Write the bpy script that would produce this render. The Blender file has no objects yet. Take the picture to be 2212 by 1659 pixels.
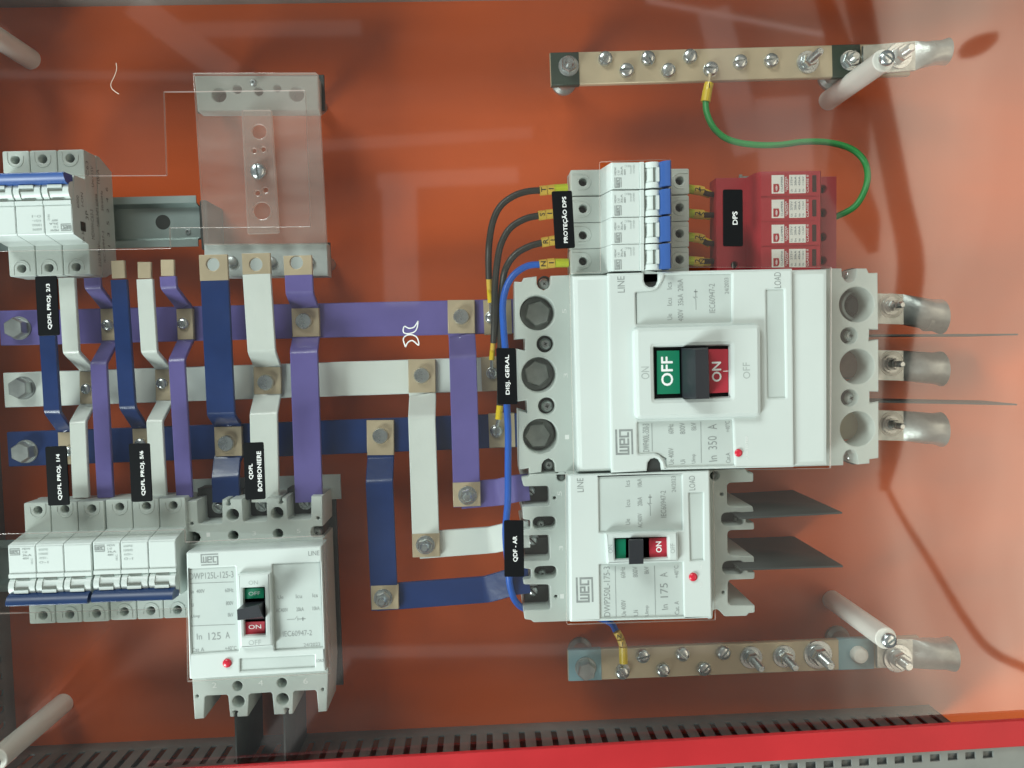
import bpy, bmesh, math, random
from mathutils import Vector, Matrix
random.seed(7)
S = bpy.context.scene
COL = S.collection
PI = math.pi

# ------------------------------------------------------------------ camera
F_PX, D = 1736.0, 0.63                       # focal length in pixels of a 2212 px wide picture, metres to the plate
RA, RB, RC = -0.04232723, -0.03504899, -0.03111175
ROT = (Matrix.Rotation(RA, 3, 'X') @ Matrix.Rotation(RB, 3, 'Y') @ Matrix.Rotation(RC, 3, 'Z'))
cd = bpy.data.cameras.new('camera'); cam = bpy.data.objects.new('camera', cd); COL.objects.link(cam)
cd.sensor_width = 36; cd.lens = 36 * F_PX / 2212; cd.clip_start = 0.01; cd.clip_end = 20
cam.matrix_world = Matrix.Translation((0, 0, D)) @ ROT.to_4x4()
S.camera = cam

# ------------------------------------------------------------------ light
w = bpy.data.worlds.new('World'); S.world = w; w.use_nodes = True
w.node_tree.nodes['Background'].inputs[0].default_value = (0.80, 0.93, 0.95, 1)
w.node_tree.nodes['Background'].inputs[1].default_value = 0.125

def area(name, loc, target, sx, sy, power, col, uneven=None):
    d = bpy.data.lights.new(name, 'AREA'); d.shape = 'RECTANGLE'; d.size = sx; d.size_y = sy
    d.energy = power; d.color = col
    o = bpy.data.objects.new(name, d); COL.objects.link(o)
    zz = (Vector(loc) - Vector(target)).normalized(); yy = Vector((0, 1, 0)); yy = (yy - zz*yy.dot(zz)).normalized(); xx = yy.cross(zz)
    o.matrix_world = Matrix.Translation(loc) @ Matrix((xx, yy, zz)).transposed().to_4x4()
    if uneven:                                            # added source mirrored in the cover: brighter towards one side, streaky
        d.use_nodes = True; nt = d.node_tree; em = nt.nodes['Emission']
        ge = nt.nodes.new('ShaderNodeNewGeometry'); sp = nt.nodes.new('ShaderNodeSeparateXYZ'); nt.links.new(ge.outputs['Parametric'], sp.inputs[0])
        r = nt.nodes.new('ShaderNodeValToRGB'); r.color_ramp.interpolation = 'EASE'; els = r.color_ramp.elements
        els[0].position, els[0].color = uneven[0][0], (uneven[0][1],)*3 + (1,)
        els[1].position, els[1].color = uneven[-1][0], (uneven[-1][1],)*3 + (1,)
        for p_, v_ in uneven[1:-1]: e = els.new(p_); e.color = (v_, v_, v_, 1)
        mp = nt.nodes.new('ShaderNodeMapping'); mp.inputs['Scale'].default_value = (5.0, 1.6, 1); mp.inputs['Rotation'].default_value = (0, 0, 0.35)
        no = nt.nodes.new('ShaderNodeTexNoise'); no.inputs['Scale'].default_value = 1.7; no.inputs['Detail'].default_value = 4; no.inputs['Distortion'].default_value = 0.6
        nt.links.new(ge.outputs['Parametric'], mp.inputs[0]); nt.links.new(mp.outputs[0], no.inputs['Vector'])
        mr = nt.nodes.new('ShaderNodeMapRange'); mr.inputs[1].default_value = 0.35; mr.inputs[2].default_value = 0.65; mr.inputs[3].default_value = 0.75; mr.inputs[4].default_value = 1.18
        nt.links.new(no.outputs['Fac'], mr.inputs[0])
        # fade to nothing at the near and far ends
        a1 = nt.nodes.new('ShaderNodeMath'); a1.operation = 'PINGPONG'; a1.inputs[1].default_value = 0.5; nt.links.new(sp.outputs[1], a1.inputs[0])
        a2 = nt.nodes.new('ShaderNodeMapRange'); a2.inputs[1].default_value = 0.02; a2.inputs[2].default_value = 0.20; a2.interpolation_type = 'SMOOTHSTEP'; nt.links.new(a1.outputs[0], a2.inputs[0])
        nt.links.new(sp.outputs[0], r.inputs[0])
        m1 = nt.nodes.new('ShaderNodeMath'); m1.operation = 'MULTIPLY'; nt.links.new(r.outputs[0], m1.inputs[0]); nt.links.new(mr.outputs[0], m1.inputs[1])
        m2 = nt.nodes.new('ShaderNodeMath'); m2.operation = 'MULTIPLY'; nt.links.new(m1.outputs[0], m2.inputs[0]); nt.links.new(a2.outputs[0], m2.inputs[1])
        nt.links.new(m2.outputs[0], em.inputs['Strength'])
    return o
area('lamp_key', (-1.80, -1.70, 1.40), (0, 0, 0.05), 1.1, 0.95, 96, (0.90, 1.0, 0.98))  # large soft key lamp from the lower left
area('lamp_fill', (-1.1, 1.85, 1.6), (0, 0, 0.05), 1.3, 0.9, 52, (0.92, 1.0, 0.97))  # added fill lamp, set outside the cover's mirror view
area('lamp_side_reflection', (0.62, 0.0, 1.45), (0.62, 0.0, 0.0), 2.4, 2.7, 52, (1.0, 0.88, 0.70), [(0.0, 0.0), (0.25, 0.03), (0.50, 0.07), (0.57, 0.15), (0.615, 0.30), (0.68, 0.85), (0.76, 1.0), (0.93, 1.0), (1.0, 0.0)])  # added broad source behind the camera, shaped for its reflection in the cover
def strip(p0, p1, wpx, rad, z=1.3):
    """long dim lamp added behind the camera to show mirrored as a pale streak in the clear cover"""
    def mir(x, y):
        za = 0.0905; d = ROT @ Vector(((x - 1106) / F_PX, -(y - 829.5) / F_PX, -1)); a = Vector((0, 0, D)) + d * ((D - za) / -d.z)
        k = (z + D - 2*za)/(D - za); return Vector((a.x*k, a.y*k, z))
    a, b = mir(*p0), mir(*p1); L = (b-a).length; wd = wpx*(z + D - 2*0.0905)/F_PX
    d = bpy.data.lights.new('streak_lamp', 'AREA'); d.shape = 'RECTANGLE'; d.size = L; d.size_y = wd; d.energy = rad*PI*L*wd; d.color = (1.0, 0.95, 0.9)
    o = bpy.data.objects.new('streak_lamp', d); COL.objects.link(o); u = (b-a).normalized(); zz = Vector((0, 0, 1)); yy = zz.cross(u)
    o.matrix_world = Matrix.Translation((a+b)/2) @ Matrix((u, yy, zz)).transposed().to_4x4()
for p0, p1, wpx, rad in (((285, 5), (505, 165), 56, .32), ((330, 66), (780, 60), 32, .28), ((862, 400), (868, 660), 74, .45), ((815, 392), (1120, 378), 34, .40),
                         ((1395, 0), (2000, 118), 10, 1.0), ((640, 318), (1150, 286), 24, .28), ((560, 1412), (1560, 1398), 26, .35), ((735, 1410), (590, 1620), 62, .40),
                         ((-40, 160), (420, 165), 18, .30), ((1540, 20), (1620, 330), 70, .5), ((1690, 210), (1700, 372), 120, .55)):
    strip(p0, p1, wpx, rad)
vs = S.view_settings
vs.view_transform = 'Standard'; vs.look = 'None'; vs.exposure = 0; vs.gamma = 1
S.cycles.use_denoising = True
S.cycles.max_bounces = 12; S.cycles.transparent_max_bounces = 24

# ------------------------------------------------------------------ helpers
def W(x, y, z):
    """point of the place at height z seen at picture position (x, y)"""
    d = ROT @ Vector(((x - 1106) / F_PX, -(y - 829.5) / F_PX, -1))
    return Vector((0, 0, D)) + d * ((D - z) / -d.z)
def PXM(z): return (D - z) / F_PX             # metres per picture pixel at height z

MATS = {}
def mat(name, col, rough=0.45, metal=0.0, var=0.06, scale=40, bump=0.0, bscale=300, coat=0.0, spec=0.5, streak=None):
    m = bpy.data.materials.new(name); m.use_nodes = True
    nt = m.node_tree; b = nt.nodes['Principled BSDF']
    b.inputs['Roughness'].default_value = rough; b.inputs['Metallic'].default_value = metal
    b.inputs['Coat Weight'].default_value = coat
    b.inputs['Specular IOR Level'].default_value = spec
    tc = nt.nodes.new('ShaderNodeTexCoord')
    n = nt.nodes.new('ShaderNodeTexNoise'); n.inputs['Scale'].default_value = scale; n.inputs['Detail'].default_value = 6
    nt.links.new(tc.outputs['Object'], n.inputs['Vector'])
    r = nt.nodes.new('ShaderNodeValToRGB')
    r.color_ramp.elements[0].position = 0.3; r.color_ramp.elements[1].position = 0.7
    r.color_ramp.elements[0].color = tuple(c * (1 - var) for c in col) + (1,)
    r.color_ramp.elements[1].color = tuple(min(1, c * (1 + var)) for c in col) + (1,)
    nt.links.new(n.outputs['Fac'], r.inputs['Fac']); nt.links.new(r.outputs['Color'], b.inputs['Base Color'])
    mr = nt.nodes.new('ShaderNodeMapRange'); mr.inputs[3].default_value = max(0.02, rough - 0.07); mr.inputs[4].default_value = min(1, rough + 0.07)
    nt.links.new(n.outputs['Fac'], mr.inputs[0]); nt.links.new(mr.outputs[0], b.inputs['Roughness'])
    if bump:
        n2 = nt.nodes.new('ShaderNodeTexNoise'); n2.inputs['Scale'].default_value = bscale; n2.inputs['Detail'].default_value = 3
        nt.links.new(tc.outputs['Object'], n2.inputs['Vector'])
        bp = nt.nodes.new('ShaderNodeBump'); bp.inputs['Strength'].default_value = bump; bp.inputs['Distance'].default_value = 0.001
        nt.links.new(n2.outputs['Fac'], bp.inputs['Height']); nt.links.new(bp.outputs['Normal'], b.inputs['Normal'])
    if streak:
        mp = nt.nodes.new('ShaderNodeMapping'); mp.inputs['Scale'].default_value = streak
        nt.links.new(tc.outputs['Object'], mp.inputs[0]); nt.links.new(mp.outputs[0], n.inputs['Vector'])
    MATS[name] = m
    return m
def clear_mat(name, refl=1.0, tint=(1, 1, 1), haze=0.0, hcol=(0.8, 0.75, 0.72)):
    """thin clear plastic: see-through, mirror reflection by Fresnel, a little dust"""
    m = bpy.data.materials.new(name); m.use_nodes = True; nt = m.node_tree
    nt.nodes.remove(nt.nodes['Principled BSDF']); out = nt.nodes['Material Output']
    tr = nt.nodes.new('ShaderNodeBsdfTransparent'); tr.inputs[0].default_value = (*tint, 1)
    gl = nt.nodes.new('ShaderNodeBsdfGlossy'); gl.inputs['Roughness'].default_value = 0.045
    df = nt.nodes.new('ShaderNodeBsdfDiffuse'); df.inputs[0].default_value = (*hcol, 1)
    fr = nt.nodes.new('ShaderNodeFresnel'); fr.inputs[0].default_value = 1.49
    ge = nt.nodes.new('ShaderNodeNewGeometry')
    inv = nt.nodes.new('ShaderNodeMath'); inv.operation = 'SUBTRACT'; inv.inputs[0].default_value = 1
    nt.links.new(ge.outputs['Backfacing'], inv.inputs[1])
    mu = nt.nodes.new('ShaderNodeMath'); mu.operation = 'MULTIPLY'
    nt.links.new(fr.outputs[0], mu.inputs[0]); nt.links.new(inv.outputs[0], mu.inputs[1])
    mu2 = nt.nodes.new('ShaderNodeMath'); mu2.operation = 'MULTIPLY'; mu2.inputs[1].default_value = 1.9 * refl; mu2.use_clamp = True
    nt.links.new(mu.outputs[0], mu2.inputs[0])
    tc = nt.nodes.new('ShaderNodeTexCoord'); mp = nt.nodes.new('ShaderNodeMapping'); mp.inputs['Scale'].default_value = (4, 14, 8)
    mp.inputs['Rotation'].default_value = (0, 0, 0.5)
    no = nt.nodes.new('ShaderNodeTexNoise'); no.inputs['Scale'].default_value = 1.6; no.inputs['Detail'].default_value = 5
    nt.links.new(tc.outputs['Object'], mp.inputs[0]); nt.links.new(mp.outputs[0], no.inputs['Vector'])
    mr = nt.nodes.new('ShaderNodeMapRange'); mr.inputs[1].default_value = 0.35; mr.inputs[2].default_value = 0.75
    mr.inputs[3].default_value = haze * 0.3; mr.inputs[4].default_value = haze * 1.5
    nt.links.new(no.outputs['Fac'], mr.inputs[0])
    m1 = nt.nodes.new('ShaderNodeMixShader'); nt.links.new(mr.outputs[0], m1.inputs[0])
    nt.links.new(tr.outputs[0], m1.inputs[1]); nt.links.new(df.outputs[0], m1.inputs[2])
    m2 = nt.nodes.new('ShaderNodeMixShader'); nt.links.new(mu2.outputs[0], m2.inputs[0])
    nt.links.new(m1.outputs[0], m2.inputs[1]); nt.links.new(gl.outputs[0], m2.inputs[2])
    nt.links.new(m2.outputs[0], out.inputs[0])
    MATS[name] = m
    return m

mat('plate_orange', (0.57, 0.088, 0.008), 0.36, var=0.07, scale=6, bump=0.08, bscale=900, streak=(0.7, 4.0, 1))
mat('plastic', (0.545, 0.605, 0.572), 0.42, var=0.05, scale=14, bump=0.04, bscale=1800)
mat('plastic_cover', (0.60, 0.665, 0.635), 0.38, var=0.035, scale=10, bump=0.04, bscale=1800)
mat('plastic_grey', (0.47, 0.53, 0.515), 0.5, var=0.05)
mat('print_grey', (0.26, 0.29, 0.28), 0.6, var=0.12, scale=200)
mat('print_pale', (0.40, 0.45, 0.43), 0.6, var=0.1, scale=200)
mat('slot_grey', (0.11, 0.12, 0.10), 0.6)
mat('print_side', (0.13, 0.14, 0.135), 0.6, var=0.2, scale=200)
mat('print_white', (0.82, 0.84, 0.82), 0.5)
mat('rating_grey', (0.50, 0.565, 0.535), 0.5, var=0.03)
mat('label_black', (0.004, 0.005, 0.006), 0.6, spec=0.15)
mat('toggle_dark', (0.022, 0.025, 0.03), 0.38, coat=0.1)
mat('flag_green', (0.0, 0.17, 0.085), 0.45)
mat('flag_red', (0.40, 0.022, 0.04), 0.45)
mat('button_red', (0.62, 0.02, 0.045), 0.3, coat=0.3)
mat('lever_blue', (0.032, 0.09, 0.29), 0.38)
mat('lever_navy', (0.008, 0.033, 0.115), 0.4)
mat('dark_hole', (0.028, 0.032, 0.03), 0.6)
mat('bolt_grey', (0.42, 0.43, 0.41), 0.45, 0.35, var=0.2, scale=120)
mat('lug_tin', (0.44, 0.47, 0.45), 0.36, 0.85, var=0.25, scale=110, bump=0.15, bscale=350)
mat('zinc', (0.62, 0.66, 0.66), 0.28, 0.92, var=0.15, scale=150)
mat('zinc_dull', (0.42, 0.45, 0.44), 0.42, 0.75, var=0.2, scale=90, bump=0.1, bscale=500)
mat('screw_recess', (0.055, 0.06, 0.056), 0.45, 0.6, var=0.2, scale=200)  # shade of the screw holes put into a dark colour
mat('rail_steel', (0.33, 0.40, 0.385), 0.38, 0.55, var=0.12, scale=30)
mat('tinned', (0.52, 0.43, 0.29), 0.42, 0.25, var=0.10, scale=35, bump=0.08, bscale=700)
mat('bar_purple', (0.135, 0.112, 0.345), 0.36, var=0.07, scale=25, coat=0.2, streak=(1.5, 1.5, 1), bump=0.3, bscale=70)
mat('bar_white', (0.69, 0.75, 0.71), 0.34, var=0.03, scale=25, coat=0.2, streak=(1.5, 1.5, 1), bump=0.3, bscale=70)
mat('bar_blue', (0.006, 0.031, 0.145), 0.33, var=0.12, scale=25, coat=0.2, streak=(1.5, 1.5, 1), bump=0.3, bscale=70)
mat('end_green', (0.022, 0.04, 0.026), 0.45, var=0.15)
mat('end_blue', (0.20, 0.34, 0.38), 0.45, var=0.06)
mat('wire_black', (0.028, 0.028, 0.022), 0.42)
mat('wire_blue', (0.012, 0.115, 0.55), 0.4)
mat('terminal_copper', (0.26, 0.15, 0.11), 0.45, 0.2, var=0.25, scale=120)
mat('wire_green', (0.012, 0.30, 0.06), 0.42)
mat('sleeve_yellow', (0.68, 0.45, 0.06), 0.45)
mat('ferrule_yellow', (0.72, 0.52, 0.015), 0.35, coat=0.2)
mat('ferrule_lime', (0.50, 0.55, 0.02), 0.35, coat=0.2)
mat('print_black', (0.02, 0.018, 0.012), 0.6)
mat('arrester_red', (0.36, 0.016, 0.026), 0.40, var=0.06)
mat('arrester_dark', (0.03, 0.006, 0.006), 0.4)
mat('sticker_white', (0.72, 0.72, 0.67), 0.45)
mat('sticker_text', (0.05, 0.09, 0.13), 0.6)
mat('barrier_grey', (0.035, 0.04, 0.038), 0.55, var=0.12, spec=0.25)
mat('nylon', (0.88, 0.87, 0.82), 0.42, var=0.03)
mat('enclosure_grey', (0.19, 0.205, 0.20), 0.45, 0.4, var=0.2, scale=30)
mat('enclosure_back', (0.30, 0.34, 0.33), 0.5, var=0.1)
mat('enclosure_light', (0.27, 0.29, 0.27), 0.45, 0.3, var=0.12, scale=30)
mat('frame_red', (0.50, 0.020, 0.026), 0.42, var=0.12, scale=12, bump=0.06, bscale=400)
mat('base_dark', (0.045, 0.048, 0.045), 0.5)
mat('fibre', (0.75, 0.62, 0.5), 0.6)
clear_mat('acrylic', 1.45, (0.985, 0.985, 0.975), 0.006)
clear_mat('acrylic_piece', 0.9, (0.90, 0.90, 0.885), 0.22, (0.62, 0.52, 0.47))
def edge_mat():
    m = bpy.data.materials.new('acrylic_edge'); m.use_nodes = True; nt = m.node_tree
    nt.nodes.remove(nt.nodes['Principled BSDF']); out = nt.nodes['Material Output']
    tr = nt.nodes.new('ShaderNodeBsdfTransparent'); df = nt.nodes.new('ShaderNodeBsdfDiffuse'); df.inputs[0].default_value = (0.85, 0.72, 0.66, 1)
    mx = nt.nodes.new('ShaderNodeMixShader'); mx.inputs[0].default_value = 0.35
    nt.links.new(tr.outputs[0], mx.inputs[1]); nt.links.new(df.outputs[0], mx.inputs[2]); nt.links.new(mx.outputs[0], out.inputs[0])
    MATS['acrylic_edge'] = m
edge_mat()

class G:
    """a bag of geometry that becomes one mesh"""
    def __init__(s): s.v = []; s.f = []
    def add(s, vs, fs):
        k = len(s.v); s.v += [tuple(p) for p in vs]; s.f += [tuple(i + k for i in f) for f in fs]; return s
    def join(s, o): return s.add(o.v, o.f)
    def box(s, x0, x1, y0, y1, z0, z1):
        return s.add([(x0,y0,z0),(x1,y0,z0),(x1,y1,z0),(x0,y1,z0),(x0,y0,z1),(x1,y0,z1),(x1,y1,z1),(x0,y1,z1)],
                     [(3,2,1,0),(4,5,6,7),(0,1,5,4),(1,2,6,5),(2,3,7,6),(3,0,4,7)])
    def loft(s, rings, cap=True):
        n = len(rings[0]); vs = [p for r in rings for p in r]; fs = []
        for k in range(len(rings) - 1):
            for i in range(n):
                j = (i + 1) % n; fs.append((k*n+i, k*n+j, (k+1)*n+j, (k+1)*n+i))
        if cap: fs.append(tuple(range(n - 1, -1, -1))); fs.append(tuple((len(rings) - 1) * n + i for i in range(n)))
        return s.add(vs, fs)
    def prism(s, pts, z0, z1):
        a = sum(pts[i][0]*pts[(i+1)%len(pts)][1]-pts[(i+1)%len(pts)][0]*pts[i][1] for i in range(len(pts)))
        if a < 0: pts = pts[::-1]
        return s.loft([[(p[0], p[1], z0) for p in pts], [(p[0], p[1], z1) for p in pts]])
    def lathe(s, c, prof, n=24, axis=None):
        M = Vector((0, 0, 1)).rotation_difference(Vector(axis)).to_matrix() if axis else Matrix.Identity(3)
        c = Vector(c); rings = []
        for r, z in prof: rings.append([c + M @ Vector((r*math.cos(2*PI*i/n), r*math.sin(2*PI*i/n), z)) for i in range(n)])
        return s.loft(rings)
    def hexa(s, c, r, h, rot=0.0, ch=0.12):
        rings = []
        for k, (q, z) in enumerate(((1, 0), (1, h*(1-ch*1.4)), (1-ch, h))):
            rings.append([(c[0]+r*q*math.cos(rot+i*PI/3), c[1]+r*q*math.sin(rot+i*PI/3), c[2]+z) for i in range(6)])
        return s.loft(rings)
    def tube(s, pts, r, n=12, sub=6, smooth=True):
        pts = [Vector(p) for p in pts]
        if smooth and len(pts) > 2:
            P = [pts[0]*2-pts[1]] + pts + [pts[-1]*2-pts[-2]]; out = []
            for i in range(1, len(P)-2):
                for k in range(sub):
                    t = k/sub; a, b, c, d = P[i-1], P[i], P[i+1], P[i+2]
                    out.append(0.5*((2*b)+(c-a)*t+(2*a-5*b+4*c-d)*t*t+(3*b-3*c+d-a)*t**3))
            out.append(pts[-1]); pts = out
        rings = []; up = Vector((0, 0, 1)); 
        for i, p in enumerate(pts):
            t = (pts[min(i+1, len(pts)-1)] - pts[max(i-1, 0)]).normalized()
            x = up.cross(t)
            if x.length < 1e-3: x = Vector((1, 0, 0)).cross(t)
            x.normalize(); y = t.cross(x); rr = r(i/(len(pts)-1)) if callable(r) else r
            rings.append([p + x*rr*math.cos(2*PI*k/n) + y*rr*math.sin(2*PI*k/n) for k in range(n)])
        return s.loft(rings)
    def plate(s, outline, holes=(), z0=0, z1=0.01, bev=0.0006):
        """flat plate with real holes and softened rims; world-space outlines"""
        cu = bpy.data.curves.new('tmp', 'CURVE'); cu.dimensions = '2D'; cu.fill_mode = 'BOTH'
        th = z1 - z0; bev = min(bev, th * 0.45)
        for k, pts in enumerate([outline] + list(holes)):
            if k and len(pts) == 4: pts = rnd(pts, 0.0004, 2)
            a = sum(pts[i][0]*pts[(i+1)%len(pts)][1]-pts[(i+1)%len(pts)][0]*pts[i][1] for i in range(len(pts)))
            if (a < 0) == (k == 0): pts = pts[::-1]
            sp = cu.splines.new('POLY'); sp.points.add(len(pts) - 1); sp.use_cyclic_u = True
            for p, q in zip(sp.points, pts): p.co = (q[0]*100, q[1]*100, 0, 1)
        cu.bevel_depth = bev*100; cu.bevel_resolution = 1; cu.extrude = (th/2 - bev)*100; cu.offset = -bev*100
        o = bpy.data.objects.new('tmp', cu); me = bpy.data.meshes.new_from_object(o)
        zc = (z0 + z1) / 2
        s.add([(v.co.x/100, v.co.y/100, v.co.z/100 + zc) for v in me.vertices], [tuple(p.vertices) for p in me.polygons])
        bpy.data.objects.remove(o); bpy.data.curves.remove(cu); bpy.data.meshes.remove(me)
        return s
    def xf(s, M):
        s.v = [tuple(M @ Vector(p)) for p in s.v]; return s
    def mesh(s, name, off=(0, 0, 0), ang=38):
        me = bpy.data.meshes.new(name)
        me.from_pydata([(p[0]-off[0], p[1]-off[1], p[2]-off[2]) for p in s.v], [], s.f)
        bm = bmesh.new(); bm.from_mesh(me); bmesh.ops.remove_doubles(bm, verts=bm.verts, dist=1e-6)
        bmesh.ops.recalc_face_normals(bm, faces=bm.faces)
        bm.to_mesh(me); bm.free()
        me.polygons.foreach_set('use_smooth', [True]*len(me.polygons)); me.set_sharp_from_angle(angle=math.radians(ang))
        for p in me.polygons:
            if abs(p.normal.z) > 0.9999: p.use_smooth = False
        return me

OFF = {}
def thing(name, label, cat, loc=(0, 0, 0), group=None):
    o = bpy.data.objects.new(name, None); COL.objects.link(o); o.location = loc; o.empty_display_size = 0.01
    o['label'] = label; o['category'] = cat
    if group: o['group'] = group
    OFF[o.name] = Vector(loc); return o
def part(name, g, m, parent, label=None, edge=None):
    r = parent
    while r.parent: r = r.parent
    kind = 'stuff' if ('lettering' in name or name == 'cross_recess') else None
    me = g.mesh(name, OFF.get(r.name, Vector((0, 0, 0)))); me.materials.append(MATS[m])
    if edge:
        me.materials.append(MATS[edge])
        for p in me.polygons:
            if abs(p.normal.z) < 0.6: p.material_index = 1
    o = bpy.data.objects.new(name, me); COL.objects.link(o); o.parent = parent
    if label: o['label'] = label
    if kind: o['kind'] = kind
    return o
def solo(name, g, m, label=None, cat=None, group=None, kind=None, edge=None):
    cx = sum(p[0] for p in g.v)/len(g.v); cy = sum(p[1] for p in g.v)/len(g.v); cz = min(p[2] for p in g.v)
    me = g.mesh(name, (cx, cy, cz)); me.materials.append(MATS[m])
    if edge:
        me.materials.append(MATS[edge])
        for p in me.polygons:
            if abs(p.normal.z) < 0.6: p.material_index = 1
    o = bpy.data.objects.new(name, me); COL.objects.link(o); o.location = (cx, cy, cz)
    OFF[o.name] = Vector((cx, cy, cz))
    if label: o['label'] = label; o['category'] = cat
    if group: o['group'] = group
    if kind: o['kind'] = kind
    return o
def tree(o): return [o] + [x for c in o.children for x in tree(c)]
def copy_tree(o, parent=None, label=None):
    c = o.copy(); COL.objects.link(c)
    if parent is not None: c.parent = parent; c.matrix_parent_inverse = o.matrix_parent_inverse.copy()
    for ch in list(o.children): copy_tree(ch, c)
    if label: c['label'] = label
    return c

def px(pts, z): return [W(x, y, z) for x, y in pts]
def rect(x0, y0, x1, y1, z):
    a, b = W(x0, y0, z), W(x1, y1, z)
    return [(a.x, b.y), (b.x, b.y), (b.x, a.y), (a.x, a.y)]
def rnd(pts, r, n=5, which=None):
    """round the corners of an outline"""
    out = []; N = len(pts)
    for i in range(N):
        p = Vector(pts[i][:2]); a = Vector(pts[i-1][:2]); b = Vector(pts[(i+1) % N][:2])
        if which is not None and i not in which: out.append(tuple(p)); continue
        d1, d2 = (a-p), (b-p); rr = min(r, d1.length*0.48, d2.length*0.48)
        p1, p2 = p + d1.normalized()*rr, p + d2.normalized()*rr
        for k in range(n+1):
            t = k/n; out.append(tuple(p1*(1-t)**2 + p*2*t*(1-t) + p2*t*t))
    return out
def circ(x, y, rpx, z, n=28):
    c = W(x, y, z); r = rpx*PXM(z); return [(c.x+r*math.cos(2*PI*i/n), c.y+r*math.sin(2*PI*i/n)) for i in range(n)]
def circw(cx, cy, r, n=28): return [(cx+r*math.cos(2*PI*i/n), cy+r*math.sin(2*PI*i/n)) for i in range(n)]
def stadium(x0, y0, x1, y1, z):
    r = rect(x0, y0, x1, y1, z); h = min(r[1][0]-r[0][0], r[2][1]-r[1][1]); return rnd(r, h*0.49, 6)

FONT_CACHE = {}
def glyphs(s):
    if s not in FONT_CACHE:
        cu = bpy.data.curves.new('tmp', 'FONT'); cu.body = s; cu.size = 1; cu.resolution_u = 3
        o = bpy.data.objects.new('tmp', cu); me = bpy.data.meshes.new_from_object(o)
        v = [(p.co.x, p.co.y) for p in me.vertices]; f = [tuple(p.vertices) for p in me.polygons]
        bpy.data.objects.remove(o); bpy.data.curves.remove(cu); bpy.data.meshes.remove(me)
        FONT_CACHE[s] = (v, f)
    return FONT_CACHE[s]
def text_w(g, s, a, b, h, z, bold=0.0):
    """lettering s running from world point a to b (its middle line), h tall"""
    v, f = glyphs(s)
    if not v: return g
    x0, x1 = min(p[0] for p in v), max(p[0] for p in v); y0, y1 = min(p[1] for p in v), max(p[1] for p in v)
    a = Vector(a[:2]); b = Vector(b[:2]); u = b-a; n = Vector((-u.y, u.x)).normalized()
    offs = [(0, 0)] if not bold else [(0, 0), (bold, 0), (-bold, 0), (0, bold), (0, -bold)]
    for k, (ox, oy) in enumerate(offs):
        vs = []
        for p in v:
            q = a + u*((p[0]-x0)/(x1-x0)) + n*h*((p[1]-y0)/(y1-y0)-0.5) + Vector((ox, oy)); vs.append((q.x, q.y, z+k*0.000006))
        g.add(vs, f)
    return g
def text(g, s, p0, p1, hpx, z, bold=0.0):
    a, b = W(*p0, z), W(*p1, z); return text_w(g, s, a, b, hpx*PXM(z), z, bold)
LOGO = [(0,1,0,.11),(0,.08,0,.78),(.015,1,.9,1),(.92,1,.22,1),(.0,.34,.68,.78),(.13,.20,.22,.78),(.27,.34,.22,.78),
        (.37,.44,.22,.78),(.37,.64,.22,.32),(.37,.64,.45,.55),(.37,.64,.68,.78),(.57,.64,.22,.55),
        (.68,.75,.22,.78),(.68,1,.22,.32),(.68,.88,.68,.78)]
def logo_w(g, o, u, v, z):
    """boxed maker's mark: o top-left in reading direction, u along the words, v down the letters"""
    o, u, v = Vector(o[:2]), Vector(u[:2]), Vector(v[:2])
    for k, (a, b, c, d) in enumerate(LOGO):
        q = [o+u*a+v*c, o+u*b+v*c, o+u*b+v*d, o+u*a+v*d]
        g.add([(p.x, p.y, z+k*0.000004) for p in q], [(3, 2, 1, 0)])
    return g
def strokes(g, pts, wpx, z):
    """a thin printed line through picture points"""
    P = [Vector(W(x, y, z)[:2]) for x, y in pts]; h = wpx*PXM(z)/2
    for a, b in zip(P, P[1:]):
        t = (b-a).normalized(); n = Vector((-t.y, t.x))*h
        g.add([(*(a-n), z), (*(b-n), z), (*(b+n), z), (*(a+n), z)], [(0, 1, 2, 3)])
    return g

# ---- fasteners (world space)
def slot_head(g, c, r, h, ang, dome=True):
    c = Vector(c); s = r*0.14; g.lathe(c, [(r, 0), (r, h*0.30), (0.001*r, h*0.34)], 24)
    ca, sa = math.cos(ang), math.sin(ang)
    for sd in (1, -1):
        rings = []
        for q, z in ((1, 0.25), (0.985, 0.5), (0.90, 0.75), (0.72, 0.92), (0.42, 1.0)):
            rr = r*q; a0 = math.acos(min(0.98, s/rr)); ring = []
            for i in range(13):
                a = -a0 + 2*a0*i/12; x, y = rr*math.cos(a)*sd, rr*math.sin(a)*sd
                ring.append(c + Vector((x*ca-y*sa, x*sa+y*ca, z*h)))
            rings.append(ring)
        g.loft(rings)
    return g
def cross_head(g, c, r, h, ang):
    c = Vector(c); g.lathe(c, [(r, 0), (r, h*0.45), (r*0.85, h*0.8), (r*0.62, h)], 22)
    return g
def cross_mark(g, c, r, ang):
    for k in range(2):
        a = ang + k*PI/2; ca, sa = math.cos(a), math.sin(a); l, t = r*0.5, r*0.13
        g.add([(c[0]+x*ca-y*sa, c[1]+x*sa+y*ca, c[2]+0.00006*(k+1)) for x, y in ((-l,-t),(l,-t),(l,t),(-l,t))], [(0,1,2,3)])
    return g
def washer(g, c, r, ri, t):
    return g.lathe(c, [(r, 0), (r, t*0.7), (r*0.97, t), (ri, t)], 32)
def stud(g, c, r, h, pitch=0.0012):
    prof = [(r*0.98, 0)]; z = 0
    while z < h-pitch*1.5: prof += [(r, z+pitch*0.25), (r*0.86, z+pitch*0.75)]; z += pitch
    prof += [(r*0.95, h-pitch*0.8), (r*0.72, h)]
    return g.lathe(c, prof, 18)

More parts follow.
